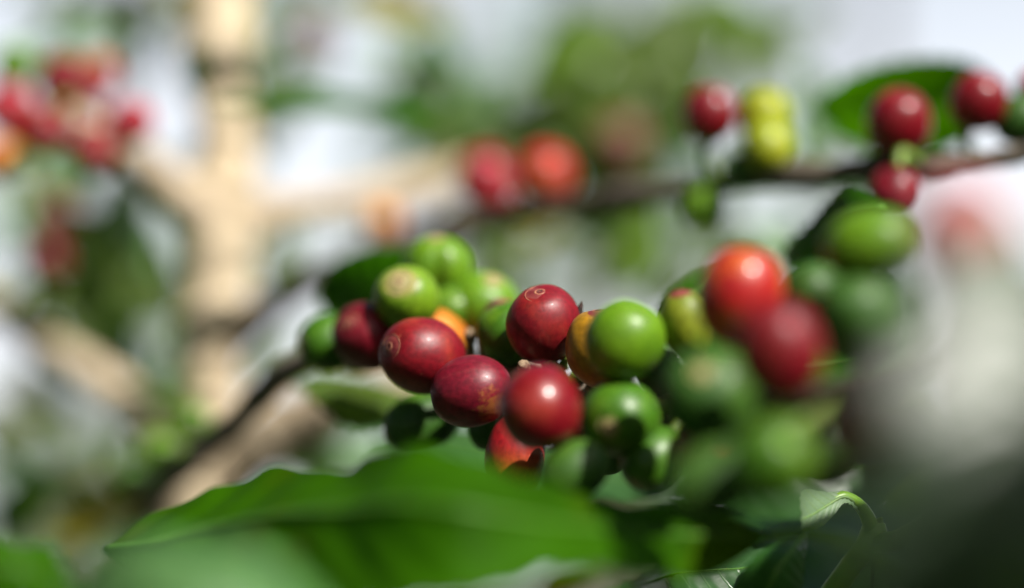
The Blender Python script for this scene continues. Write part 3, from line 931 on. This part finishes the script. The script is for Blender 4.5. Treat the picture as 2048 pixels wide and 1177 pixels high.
# ================================================================ BROAD LEAF ACROSS THE FRONT
spray = empty('leaf_spray', P(1650, 1060, .44), 'low twig with a broad wavy bright green leaf in front of the fruit', 'leaf spray')
tube('twig', [(1540, 1075, .445, .0010), (1620, 1068, .44, .0013), (1760, 1130, .43, .0018), (1900, 1300, .42, .0022), (1960, 1700, .42, .003)], M_STEM, spray, 6, 10, .1)
lf = loft_leaf('leaf',
          [(215, 1092, 0.480), (300, 1030, 0.478), (400, 985, 0.476), (480, 962, 0.472), (560, 935, 0.467), (635, 945, 0.457), (700, 938, 0.449), (760, 905, 0.440), (830, 888, 0.431),
           (920, 912, 0.423), (1010, 948, 0.421), (1090, 968, 0.426), (1160, 985, 0.436), (1240, 1000, 0.445), (1330, 1010, 0.449), (1430, 1022, 0.450), (1540, 1072, 0.445)],
          [(212, 1098, 0.479), (300, 1085, 0.467), (400, 1062, 0.459), (480, 1045, 0.450), (560, 1032, 0.440), (635, 1026, 0.429), (700, 1022, 0.421), (760, 1012, 0.413), (830, 1010, 0.406),
           (920, 1018, 0.401), (1010, 1032, 0.404), (1090, 1045, 0.410), (1160, 1053, 0.417), (1240, 1062, 0.427), (1330, 1068, 0.437), (1430, 1072, 0.443), (1540, 1075, 0.445)],
          [(210, 1104, 0.478), (300, 1170, 0.466), (400, 1225, 0.428), (480, 1235, 0.420), (560, 1220, 0.412), (635, 1230, 0.406), (700, 1218, 0.403), (760, 1208, 0.399), (830, 1200, 0.396),
           (920, 1190, 0.394), (1010, 1176, 0.397), (1090, 1144, 0.399), (1160, 1140, 0.401), (1240, 1146, 0.405), (1330, 1160, 0.422), (1430, 1150, 0.444), (1540, 1080, 0.445)],
          LM['fresh'], spray, n=5, across=14, wave=0.0005, quilt=0.0005)
lf['label'] = 'broad wavy bright green leaf'

# leaf glare patch low down and the bright leaf in the corner
corner = empty('leaf_spray', P(200, 1250, .36), 'very blurred pair of green leaves in the bottom corner before the broad leaf', 'leaf spray')
tube('twig', [(-60, 1190, .42, .0012), (60, 1240, .40, .0014), (180, 1260, .37, .0016), (300, 1500, .36, .002), (330, 2400, .36, .003)], M_STEM, corner, 6, 10, .1)
loft_leaf('leaf', [(130, 1178, .36), (180, 1118, .355), (280, 1090, .352), (380, 1086, .35), (480, 1103, .35), (580, 1148, .352), (680, 1228, .355), (760, 1318, .36)],
          [(130, 1218, .352), (210, 1198, .342), (290, 1188, .336), (380, 1193, .333), (480, 1218, .333), (580, 1253, .337), (680, 1293, .345), (765, 1328, .36)],
          [(130, 1258, .345), (230, 1298, .335), (290, 1318, .33), (380, 1338, .326), (480, 1348, .326), (580, 1358, .33), (680, 1358, .338), (770, 1338, .36)], LM['waxy'], corner, wave=.001)
loft_leaf('leaf', [(-130, 1130, .42), (-60, 1085, .42), (0, 1078, .42), (50, 1080, .42), (100, 1100, .42), (150, 1150, .42), (190, 1200, .42)],
          [(-130, 1150, .41), (-60, 1140, .41), (0, 1135, .405), (50, 1138, .405), (100, 1155, .41), (150, 1190, .415), (192, 1215, .42)],
          [(-130, 1170, .40), (-60, 1200, .40), (0, 1210, .40), (50, 1215, .40), (100, 1220, .405), (150, 1225, .41), (195, 1225, .42)], LM['fresh'], corner, wave=.001)

# ================================================================ NEAR LEAF CLOSE TO THE LENS
near = empty('leaf_spray', P(2400, 1500, .30), 'very blurred dark leaf close to the lens with a pale shining top', 'leaf spray')
tube('twig', [(2080, 1180, .275, .0012), (2150, 1290, .28, .0015), (2300, 1450, .29, .002), (2450, 2000, .30, .003)], M_STEM, near, 6, 10, .1)
loft_leaf('leaf', [(1988, 470, .3020), (1860, 530, .2985), (1815, 635, .2950), (1790, 755, .2910), (1780, 865, .2890), (1760, 985, .2890), (1708, 1135, .2910), (1728, 1275, .296), (1828, 1375, .302)],
          [(2000, 475, .3030), (2010, 545, .3000), (2010, 655, .2965), (2005, 775, .2925), (2000, 885, .2900), (1990, 1035, .2895), (1948, 1155, .2910), (1918, 1285, .296), (1858, 1385, .302)],
          [(2030, 485, .3050), (2130, 545, .3045), (2200, 645, .3020), (2230, 765, .2985), (2240, 885, .2960), (2240, 1035, .2955), (2188, 1155, .2960), (2108, 1285, .299), (1918, 1385, .302)],
          LM['sheen'], near, n=6, wave=.001)

# ================================================================ YOUNG GREEN SHOOT
shoot = empty('coffee_shoot', P(1640, 1300, .50), 'young green shoot with a curled leaf under the blurred brown cherry', 'coffee shoot')
tube('stem', [(1560, 1420, .51, .0026), (1640, 1230, .505, .0025), (1690, 1150, .502, .0024), (1728, 1100, .50, .0024), (1748, 1065, .50, .0027), (1752, 1045, .50, .0020)], M_STEM, shoot, 7, 16, .05)
tube('petiole', [(1744, 1075, .50, .0020), (1740, 1048, .499, .0017), (1728, 1022, .498, .0014), (1708, 1002, .497, .0012), (1685, 993, .496, .0011), (1662, 1004, .495, .0010)], M_STEM, shoot, 7, 12, .05)
tube('petiole', [(1750, 1085, .50, .0022), (1780, 1085, .495, .0022), (1815, 1070, .485, .0022), (1850, 1040, .475, .002), (1890, 990, .46, .0018)], M_STEM, shoot, 7, 12, .05)
loft_leaf('leaf', [(1728, 1018, .499), (1705, 988, .497), (1680, 982, .496), (1655, 985, .494), (1610, 980, .490), (1600, 1000, .486)],
          [(1725, 1025, .498), (1705, 1002, .496), (1685, 995, .495), (1660, 1008, .493), (1625, 1030, .489), (1602, 1040, .485)],
          [(1722, 1030, .497), (1702, 1010, .495), (1686, 1008, .494), (1668, 1030, .492), (1640, 1055, .489), (1604, 1062, .485)], LM['pale'], shoot, across=8, quilt=.0002, rr=.0005)
loft_leaf('leaf', [(1745, 1105, .505), (1725, 1115, .507), (1700, 1165, .51), (1670, 1240, .515), (1660, 1340, .52)],
          [(1752, 1102, .503), (1748, 1130, .503), (1745, 1180, .505), (1740, 1250, .512), (1720, 1345, .52)],
          [(1760, 1098, .501), (1775, 1120, .501), (1790, 1170, .505), (1800, 1240, .512), (1770, 1345, .52)], LM['pale'], shoot, across=8, quilt=.0002, rr=.0006)
loft_leaf('leaf', [(1600, 1062, .49), (1560, 1082, .48), (1515, 1110, .475), (1480, 1150, .475), (1450, 1220, .48), (1440, 1320, .49)],
          [(1610, 1070, .488), (1585, 1100, .475), (1555, 1140, .47), (1530, 1190, .47), (1500, 1250, .475), (1460, 1325, .49)],
          [(1616, 1078, .49), (1612, 1110, .482), (1608, 1150, .48), (1600, 1200, .48), (1570, 1260, .483), (1480, 1330, .49)], LM['deep'], shoot, across=8, quilt=.0003, rr=.0006)
loft_leaf('leaf', [(1200, 1190, .54), (1270, 1150, .535), (1350, 1105, .51), (1430, 1090, .51), (1500, 1092, .515), (1560, 1110, .52)],
          [(1195, 1195, .535), (1265, 1175, .53), (1340, 1150, .50), (1420, 1140, .50), (1500, 1135, .505), (1565, 1115, .52)],
          [(1190, 1200, .53), (1260, 1220, .52), (1330, 1230, .49), (1420, 1230, .49), (1500, 1200, .50), (1570, 1120, .52)], LM['gloss'], shoot, across=8, quilt=.0005, rr=.0003)
stub([(1752, 1055, .50, .0016), (1758, 1045, .499, .0010), (1764, 1036, .498, .0003)], M_STALK, shoot, name='bud', seed=2)

# ================================================================ LEAVES OF THE TREE BEHIND THE FRUIT
def tleaf(top, mid, bot, mat, par=tree, **k):
    return loft_leaf('leaf', top, mid, bot, LM[mat], par, **k)

tleaf([(1625, 205, .63), (1700, 150, .618), (1800, 122, .612), (1885, 116, .61), (1955, 132, .614), (2015, 190, .625)],
      [(1625, 213, .63), (1710, 222, .625), (1800, 218, .622), (1885, 208, .62), (1950, 200, .62), (2017, 200, .625)],
      [(1625, 221, .63), (1700, 290, .638), (1800, 325, .642), (1885, 312, .64), (1955, 265, .634), (2020, 210, .625)], 'fresh')
tleaf([(840, 50, .86), (870, 50, .86), (910, 90, .86), (935, 130, .86), (950, 180, .86)],
      [(835, 60, .85), (860, 80, .85), (893, 115, .85), (922, 150, .855), (950, 184, .86)],
      [(830, 70, .84), (850, 105, .84), (880, 140, .845), (915, 170, .85), (950, 188, .86)], 'fresh')
tleaf([(1760, 400, .54), (1700, 370, .55), (1655, 400, .56), (1620, 440, .565), (1580, 480, .57), (1560, 510, .575)],
      [(1765, 420, .53), (1700, 430, .54), (1660, 450, .55), (1625, 485, .555), (1590, 515, .56), (1562, 516, .575)],
      [(1770, 440, .53), (1710, 490, .53), (1670, 520, .54), (1640, 545, .55), (1600, 560, .56), (1565, 522, .575)], 'dark')
tleaf([(1310, 640, .55), (1330, 600, .55), (1360, 570, .55), (1400, 545, .55), (1440, 540, .55)],
      [(1312, 650, .545), (1345, 625, .54), (1375, 600, .54), (1410, 580, .545), (1442, 545, .55)],
      [(1315, 660, .54), (1360, 655, .535), (1395, 635, .535), (1425, 610, .54), (1445, 550, .55)], 'dark')


def bleaf(px, py, D, L, W, ang, face, mat, parent, droop=.3, fold=.15):
    """leaf centred on the pixel; ang: direction in the picture (degrees, 0 = right, 90 = up), face: normal"""
    d = V(math.cos(math.radians(ang)), math.sin(math.radians(ang)), 0.15)
    base = P(px, py, D) - d.normalized() * L * 0.5
    return free_leaf('leaf', base, d, V(*face), L, W, LM[mat], parent, droop, .003, fold, n=14, across=4, rib=False)

# leaves on the pale tree (blurred): centre pixel, distance, length and width in pixels there, direction, facing
def pleaf(px, py, D, Lp, Wp, ang, face, mat, par=tree, droop=.3):
    bleaf(px, py, D, Lp * D / FPX, Wp * D / FPX, ang, face, mat, par, droop)

SHINE, AWAY, DOWN, FLAT = (.26, .40, .87), (-.6, .3, .75), (-.3, -.55, .78), (.1, .2, .97)
for a in [
    (150, 80, .84, 240, 80, 15, SHINE, 'waxy'), (272, 85, .80, 160, 70, 100, DOWN, 'dark'), (120, 0, .80, 260, 60, 170, AWAY, 'olive'), (235, 5, .80, 180, 60, 20, AWAY, 'dark'),
    (330, 30, .82, 180, 60, 165, FLAT, 'olive'), (520, 60, .80, 190, 60, 80, FLAT, 'light'), (545, 200, .80, 190, 80, -70, FLAT, 'olive'), (515, 260, .84, 160, 60, -100, AWAY, 'olive'),
    (800, 12, .76, 220, 80, -10, FLAT, 'yellow'), (735, -5, .80, 160, 60, 10, FLAT, 'light'), (600, 0, .80, 160, 50, 0, FLAT, 'olive'),
    (815, 160, .86, 230, 100, -60, SHINE, 'waxy'), (820, 250, .82, 210, 70, 10, AWAY, 'dark'), (960, 190, .90, 200, 80, 40, SHINE, 'waxy'), (880, 235, .80, 180, 60, 60, FLAT, 'olive'),
    (950, 270, .80, 240, 70, 30, FLAT, 'olive'), (1060, 240, .80, 220, 80, 50, FLAT, 'olive'), (1010, 300, .84, 200, 70, 10, AWAY, 'olive'),
    (1150, 90, .78, 230, 110, 40, FLAT, 'light'), (1130, 170, .80, 220, 100, 70, FLAT, 'olive'), (1240, 130, .80, 260, 110, -60, FLAT, 'olive'), (1330, 50, .82, 230, 90, 30, FLAT, 'olive'), (1250, 230, .80, 260, 100, 20, FLAT, 'olive'),
    (1480, 40, .80, 240, 90, -20, FLAT, 'light'), (1400, 120, .80, 230, 90, 60, FLAT, 'olive'), (1540, 110, .82, 190, 80, -40, FLAT, 'olive'), (1330, 190, .80, 220, 90, -80, FLAT, 'olive'), (1180, 320, .82, 200, 80, -30, FLAT, 'olive'),
    (1420, 20, .86, 260, 80, 10, AWAY, 'dark'), (1300, 300, .84, 200, 70, 40, AWAY, 'olive'), (1380, 220, .86, 200, 80, 100, FLAT, 'dark'), (1590, 40, .86, 180, 70, 20, FLAT, 'olive'),
    (1630, 235, .76, 220, 80, 85, SHINE, 'waxy'), (1290, 480, .76, 230, 80, 75, FLAT, 'light'), (1350, 560, .76, 180, 70, 60, FLAT, 'olive'), (1000, 500, .78, 200, 80, 60, FLAT, 'olive'), (930, 480, .80, 180, 60, 20, AWAY, 'dark'),
    (1030, 560, .84, 160, 60, 100, SHINE, 'waxy'), (1590, 500, .70, 200, 90, -20, SHINE, 'waxy'), (1230, 540, .84, 160, 60, 60, FLAT, 'olive'), (1440, 480, .78, 150, 60, 20, FLAT, 'olive'), (1200, 450, .84, 200, 60, 0, FLAT, 'olive'),
    (120, 350, .76, 190, 100, 60, SHINE, 'waxy'), (50, 420, .80, 170, 80, 100, SHINE, 'waxy'), (180, 470, .80, 210, 90, -40, FLAT, 'olive'), (270, 440, .78, 230, 90, -50, SHINE, 'waxy'), (250, 400, .82, 200, 70, 30, FLAT, 'olive'),
    (335, 545, .80, 180, 50, -70, FLAT, 'olive'), (215, 560, .80, 240, 100, 10, FLAT, 'olive'), (235, 665, .76, 200, 80, -60, DOWN, 'dark'), (110, 590, .80, 190, 80, 30, FLAT, 'olive'), (160, 640, .84, 200, 80, 80, FLAT, 'olive'), (310, 620, .84, 180, 70, 10, AWAY, 'olive'),
    (560, 510, .78, 170, 70, 70, FLAT, 'olive'), (600, 570, .78, 170, 50, 30, FLAT, 'olive'), (310, 740, .80, 180, 50, 100, SHINE, 'waxy'), (90, 790, .80, 170, 60, -60, SHINE, 'waxy'), (540, 250, .9, 160, 60, 40, FLAT, 'dark'),
    (190, 1030, .74, 240, 100, 20, FLAT, 'yellow'), (50, 930, .80, 180, 70, 150, SHINE, 'waxy'), (30, 1010, .76, 180, 90, 60, DOWN, 'dark'), (330, 1010, .76, 190, 80, -40, DOWN, 'olive'), (110, 970, .78, 190, 60, 10, FLAT, 'olive'), (300, 960, .80, 180, 70, 60, AWAY, 'dark'),
    (540, 720, .76, 150, 50, 50, FLAT, 'olive'), (700, 905, .74, 260, 80, 10, SHINE, 'waxy'), (1130, 1160, .62, 130, 60, 20, FLAT, 'yellow'), (1080, 470, .78, 90, 40, 30, FLAT, 'yellow'),
    (395, 140, .66, 120, 40, 100, DOWN, 'dark'), (350, 800, .70, 140, 50, 60, FLAT, 'olive'),
]:
    pleaf(*a)


# filler leaves of the same tree, leaving the gaps where the sky shows
GAPS = [(340, 200, 120), (660, 320, 150), (30, 30, 80), (650, 480, 95), (590, 640, 80), (20, 700, 100), (1000, 80, 150), (1820, 60, 240), (1560, 430, 100), (1130, 570, 110), (140, 860, 130), (130, 90, 70), (690, 170, 100)]
r_ = random.Random(21)
cnt = 0
while cnt < 85:
    px, py = r_.uniform(-20, 1680), r_.uniform(-20, 1120)
    if any(math.hypot(px - gx, py - gy) < gr for gx, gy, gr in GAPS):
        continue
    if px > 700 and 620 < py:
        continue
    cnt += 1
    pleaf(px, py, r_.uniform(.86, 1.15), r_.uniform(110, 190), r_.uniform(45, 75), r_.uniform(0, 360), r_.choice([AWAY, FLAT, FLAT, DOWN]),
          r_.choice(['olive', 'dark', 'olive', 'olive', 'dark', 'yellow' if px < 500 else 'light']))
# two unseen leaves added to the tree to cast shade bands on its trunk
for (px, py, D, t_, W) in [(425, 178, .73, .09, .008), (428, 715, .715, .10, .010)]:
    c = P(px, py, D) + SUN * t_
    d = V(.95, .1, -.3).normalized()
    free_leaf('leaf', c - d * .04, d, SUN, .08, W, LM['dark'], tree, .2, .001, .1, n=14, across=4, rib=False)


# ================================================================ MORE COFFEE TREES FURTHER BACK
def far_tree(px, D, label, leaves, group):
    foot = P(px, 600, D)
    foot = Vector((foot.x, foot.y, 0.0))
    t = empty('coffee_tree', foot, label, 'coffee tree', group)
    pts = [(foot.x, foot.y, -.05, .022), (foot.x + .02, foot.y, .7, .018), (foot.x - .01, foot.y + .02, 1.4, .013), (foot.x + .01, foot.y, 2.0, .008)]
    s = spline(pts, 8)
    v, f, u = tube_data([Vector(q[:3]) for q in s], [q[3] for q in s], 12, .15)
    mesh_obj('trunk', v, f, M_DARKTWIG, t, u)
    rnd = random.Random(px + int(D * 100))
    for (lx, ly, n, sp, mats) in leaves:
        end = P(lx, ly, D + rnd.uniform(-.1, .1))
        st = Vector((foot.x, foot.y, end.z - .05))
        pp = [st, st.lerp(end, .5) + Vector((0, 0, .03)), end]
        ss = spline([tuple(q) for q in pp], 6)
        v, f, u = tube_data([Vector(q) for q in ss], [.005 - .0035 * i / (len(ss) - 1) for i in range(len(ss))], 8, .1)
        mesh_obj('branch', v, f, M_DARKTWIG, t, u)
        for k in range(n):
            a = rnd.uniform(0, 360)
            L = rnd.uniform(.11, .16)
            bleaf(lx + rnd.uniform(-sp, sp), ly + rnd.uniform(-sp, sp) * .8, D + rnd.uniform(-.12, .12), L, L * .42, a,
                  (rnd.uniform(-.1, .5), rnd.uniform(-.2, .8), .8), rnd.choice(mats), t)

far_tree(1200, 1.7, 'blurred bushy green coffee tree behind the orange red and yellow fruit',
         [(1150, 100, 3, 50, ['fresh', 'olive']), (1250, 200, 3, 60, ['olive', 'deep', 'olive']), (1480, 50, 2, 70, ['olive', 'olive', 'gloss']),
          (1380, 130, 2, 60, ['olive', 'gloss']), (1060, 260, 2, 50, ['olive', 'deep'])], None)
far_tree(880, 2.3, 'blurred grey green coffee tree behind the gap beside the trunk',
         [(850, 210, 2, 50, ['gloss', 'olive']), (1040, 520, 2, 60, ['gloss', 'deep'])], None)
far_tree(230, 1.9, 'blurred coffee tree behind the far red bunch and low branches',
         [(290, 500, 2, 60, ['gloss', 'olive']), (170, 560, 2, 60, ['deep', 'gloss']),
          (300, 1000, 3, 70, ['olive', 'deep']), (60, 1010, 2, 60, ['olive', 'deep'])], None)
far_tree(1750, 2.0, 'blurred coffee tree behind the dark leaf and back branch',
         [(1800, 620, 6, 150, ['deep', 'olive']), (1700, 900, 8, 160, ['deep', 'olive']),
          (1450, 1000, 8, 160, ['deep', 'olive']), (1950, 900, 8, 160, ['deep', 'olive']), (1200, 1000, 6, 150, ['deep', 'olive']), (900, 1000, 4, 110, ['deep', 'olive', 'gloss'])], None)


far_tree(1600, 5.5, 'very blurred distant coffee tree filling the gap behind the bunch',
         [(1130, 540, 7, 90, ['gloss', 'olive', 'waxy']), (1040, 500, 5, 70, ['olive', 'deep']), (1290, 480, 8, 90, ['olive', 'fresh', 'olive']), (1480, 450, 5, 80, ['gloss', 'waxy']),
          (1380, 560, 6, 80, ['deep', 'olive']), (1400, 200, 6, 100, ['olive', 'gloss']), (1650, 450, 6, 80, ['gloss', 'olive']), (1160, 690, 6, 90, ['deep', 'olive'])], None)
far_tree(-150, 5.0, 'very blurred distant coffee tree behind the low tan branch',
         [(150, 860, 9, 100, ['gloss', 'waxy', 'gloss']), (270, 900, 6, 80, ['gloss', 'olive']), (50, 960, 8, 90, ['gloss', 'deep']), (300, 740, 5, 70, ['gloss', 'waxy']), (40, 520, 4, 80, ['gloss', 'waxy']),
          (560, 650, 3, 60, ['gloss', 'waxy']), (640, 480, 2, 60, ['waxy']), (200, 500, 6, 90, ['olive', 'gloss'])], None)
far_tree(760, 4.5, 'very blurred distant coffee tree behind the green striped leaf',
         [(830, 180, 7, 80, ['gloss', 'olive', 'waxy']), (960, 170, 5, 80, ['gloss', 'waxy']), (1050, 260, 6, 80, ['olive', 'olive', 'deep']), (900, 300, 5, 60, ['olive', 'gloss'])], None)


# ================================================================ UNSEEN BRANCH ADDED TO SHADE THE LOWER FRUIT (out of the picture)
over = empty('coffee_branch', P(2900, -500, .33), 'leafy branch hanging over the picture from above the near leaf', 'coffee branch')
fa = SUN.cross(Vector((0, 0, 1))).normalized()
fb = fa.cross(SUN)
opts = []
edge = [(1990, 1000, .29), (1840, 1015, .295), (1620, 985, .42), (1600, 1000, .47), (1640, 960, .55), (1620, 930, .62), (1500, 960, .66), (1770, 850, .345)]
for i, (px, py, D) in enumerate(edge):
    for row in range(2):
        r_ = random.Random(i * 7 + row)
        c = P(px, py, D) - (fa * .6 + fb * .8) * (.020 + .036 * row) + SUN * (.20 + .02 * (i % 3) + .03 * row)
        if row == 0:
            opts.append(c)
        d = (-fa * .8 + fb * .6 + Vector((r_.uniform(-.1, .1), r_.uniform(-.1, .1), r_.uniform(-.1, .1)))).normalized()
        n_ = (SUN + Vector((r_.uniform(-.2, .2), r_.uniform(-.2, .2), r_.uniform(-.2, .2)))).normalized()
        L = .085 + .02 * row
        free_leaf('leaf', c - d * L * .5, d, n_, L, .040, LM['deep'], over, .25, .002, .1, n=14, across=4)
for (px, py, D, t_, L, W) in [(1850, 960, .345, .12, .05, .024)]:
    c = P(px, py, D) + SUN * t_
    opts.append(c)
    d = (-fa * .8 + fb * .6)
    free_leaf('leaf', c - d * L * .5, d, SUN, L, W, LM['deep'], over, .2, .001, .1, n=14, across=4)
opts.sort(key=lambda q: -q.x)
a0 = opts[0] + Vector((.25, -.05, .05))
ss = spline([tuple(a0)] + [tuple(q + SUN * .01 - (fa * .6 + fb * .8) * .035) for q in opts], 5)
v, f, u = tube_data([Vector(q) for q in ss], [.004 - .003 * i / (len(ss) - 1) for i in range(len(ss))], 10, .1)
mesh_obj('wood', v, f, M_DARKTWIG, over, u)


# ================================================================ UNSEEN COFFEE TREES ADDED ROUND THE CAMERA TO BLOCK LOW SKYLIGHT
def added_row_tree(x, y, h, label):
    t = empty('coffee_tree', (x, y, 0), label, 'coffee tree', 'coffee row behind the lens')
    rnd = random.Random(int(x * 100 + y * 7))
    s = spline([(x, y, -.05, .03), (x + .03, y, h * .4, .024), (x - .02, y, h * .75, .015), (x, y, h, .006)], 8)
    v, f, u = tube_data([Vector(q[:3]) for q in s], [q[3] for q in s], 12, .15)
    mesh_obj('trunk', v, f, M_TRUNK, t, u)
    vs_, fs_, us_ = [], [], []
    for k in range(1150):
        z = h * (0.12 + 0.9 * rnd.random() ** 0.8)
        rr = (0.75 - 0.5 * z / h) * math.sqrt(rnd.random()) + .05
        a = rnd.uniform(0, 2 * math.pi)
        c = Vector((x + rr * math.cos(a), y + rr * math.sin(a), z))
        d = Vector((math.cos(a + rnd.uniform(-.6, .6)), math.sin(a + rnd.uniform(-.6, .6)), rnd.uniform(-.7, .2))).normalized()
        sd = d.cross(Vector((rnd.uniform(-.4, .4), rnd.uniform(-.4, .4), 1))).normalized()
        L, W = rnd.uniform(.12, .18), rnd.uniform(.025, .038)
        up_ = sd.cross(d)
        o_ = len(vs_)
        prof = [(0, .1), (.25, .8), (.5, 1), (.75, .7), (1, .05)]
        for u_, w_ in prof:
            q = c + d * L * u_ - Vector((0, 0, 1)) * L * .25 * u_ * u_
            vs_ += [q - sd * W * w_ + up_ * W * .2 * w_, q, q + sd * W * w_ + up_ * W * .2 * w_]
            us_ += [(u_, 0), (u_, .5), (u_, 1)]
        for i in range(4):
            for j in range(2):
                b = o_ + i * 3 + j
                fs_.append((b, b + 1, b + 4, b + 3))
    mesh_obj('crown', vs_, fs_, LM['deep'], t, us_)

for i, (x, y, h) in enumerate([(-1.5, -1.1, 2.2), (-.6, -1.5, 2.2), (.35, -1.7, 2.1), (1.25, -1.5, 2.0), (1.6, -.5, 1.9), (-1.5, -.2, 2.2), (1.5, .4, 1.9), (-1.35, .7, 2.1), (1.45, 1.3, 1.9), (-1.3, 1.7, 2.1)]):
    added_row_tree(x, y, h, ['leafy coffee tree behind the photographer, at the trunk end of the row', 'leafy coffee tree behind the photographer, second in the row',
                       'leafy coffee tree straight behind the photographer', 'leafy coffee tree behind the photographer, fourth in the row',
                       'leafy coffee tree beside the photographer, on the sunny side', 'leafy coffee tree beside the photographer, on the shady side',
                       'leafy coffee tree just outside the picture on the sunny side', 'leafy coffee tree just outside the picture on the trunk side',
                       'leafy coffee tree outside the picture beyond the near leaf', 'leafy coffee tree outside the picture beyond the pale trunk'][i])


# ================================================================ UNSEEN SHADE TREE ADDED OVERHEAD TO CUT THE SKY FILL
def added_shade_tree():
    t = empty('shade_tree', (-2.2, -1.2, 0), 'broad shade tree spreading over the coffee row above the picture', 'shade tree')
    x, y = -2.2, -1.2
    s = spline([(x, y, -.1, .09), (x + .05, y + .03, 1.4, .075), (x + .15, y + .1, 2.6, .06), (x + .5, y + .3, 3.5, .045)], 8)
    v, f, u = tube_data([Vector(q[:3]) for q in s], [q[3] for q in s], 16, .12)
    mesh_obj('trunk', v, f, M_DARKTWIG, t, u)
    for k, e in enumerate([(.9, .2, 3.7), (.2, 1.6, 3.75), (-.6, -1.2, 3.8), (-1.8, 1.2, 3.7), (.7, -1.3, 3.9)]):
        s = spline([(x + .15, y + .1, 2.6, .04), ((x + e[0]) / 2, (y + e[1]) / 2, 3.3, .03), e + (.008,)], 6)
        v, f, u = tube_data([Vector(q[:3]) for q in s], [q[3] for q in s], 10, .12)
        mesh_obj('limb', v, f, M_DARKTWIG, t, u)
    rnd = random.Random(5)
    vs_, fs_, us_ = [], [], []
    n = 0
    while n < 3600:
        px, py = rnd.uniform(-3.9, 1.2), rnd.uniform(-2.6, 2.6)
        if ((px + 1.3) / 2.3) ** 2 + (py / 2.5) ** 2 > 1 + .25 * noise.noise(Vector((px * 1.2, py * 1.2, 0))):
            continue
        if noise.noise(Vector((px * .9, py * .9, 7))) < -.42:
            continue
        n += 1
        c = Vector((px, py, 3.55 + .25 * noise.noise(Vector((px, py, 2))) + rnd.uniform(-.25, .35)))
        a = rnd.uniform(0, 6.283)
        d = Vector((math.cos(a), math.sin(a), rnd.uniform(-.5, .1))).normalized()
        sd = d.cross(Vector((rnd.uniform(-.4, .4), rnd.uniform(-.4, .4), 1))).normalized()
        L, W = rnd.uniform(.14, .22), rnd.uniform(.035, .055)
        o_ = len(vs_)
        for u_, w_ in [(0, .1), (.3, .9), (.6, .9), (1, .05)]:
            q = c + d * L * u_ - Vector((0, 0, 1)) * L * .25 * u_ * u_
            vs_ += [q - sd * W * w_, q - Vector((0, 0, W * .2 * w_)), q + sd * W * w_]
            us_ += [(u_, 0), (u_, .5), (u_, 1)]
        for i in range(3):
            for j in range(2):
                b = o_ + i * 3 + j
                fs_.append((b, b + 1, b + 4, b + 3))
    mesh_obj('crown', vs_, fs_, LM['deep'], t, us_)
added_shade_tree()
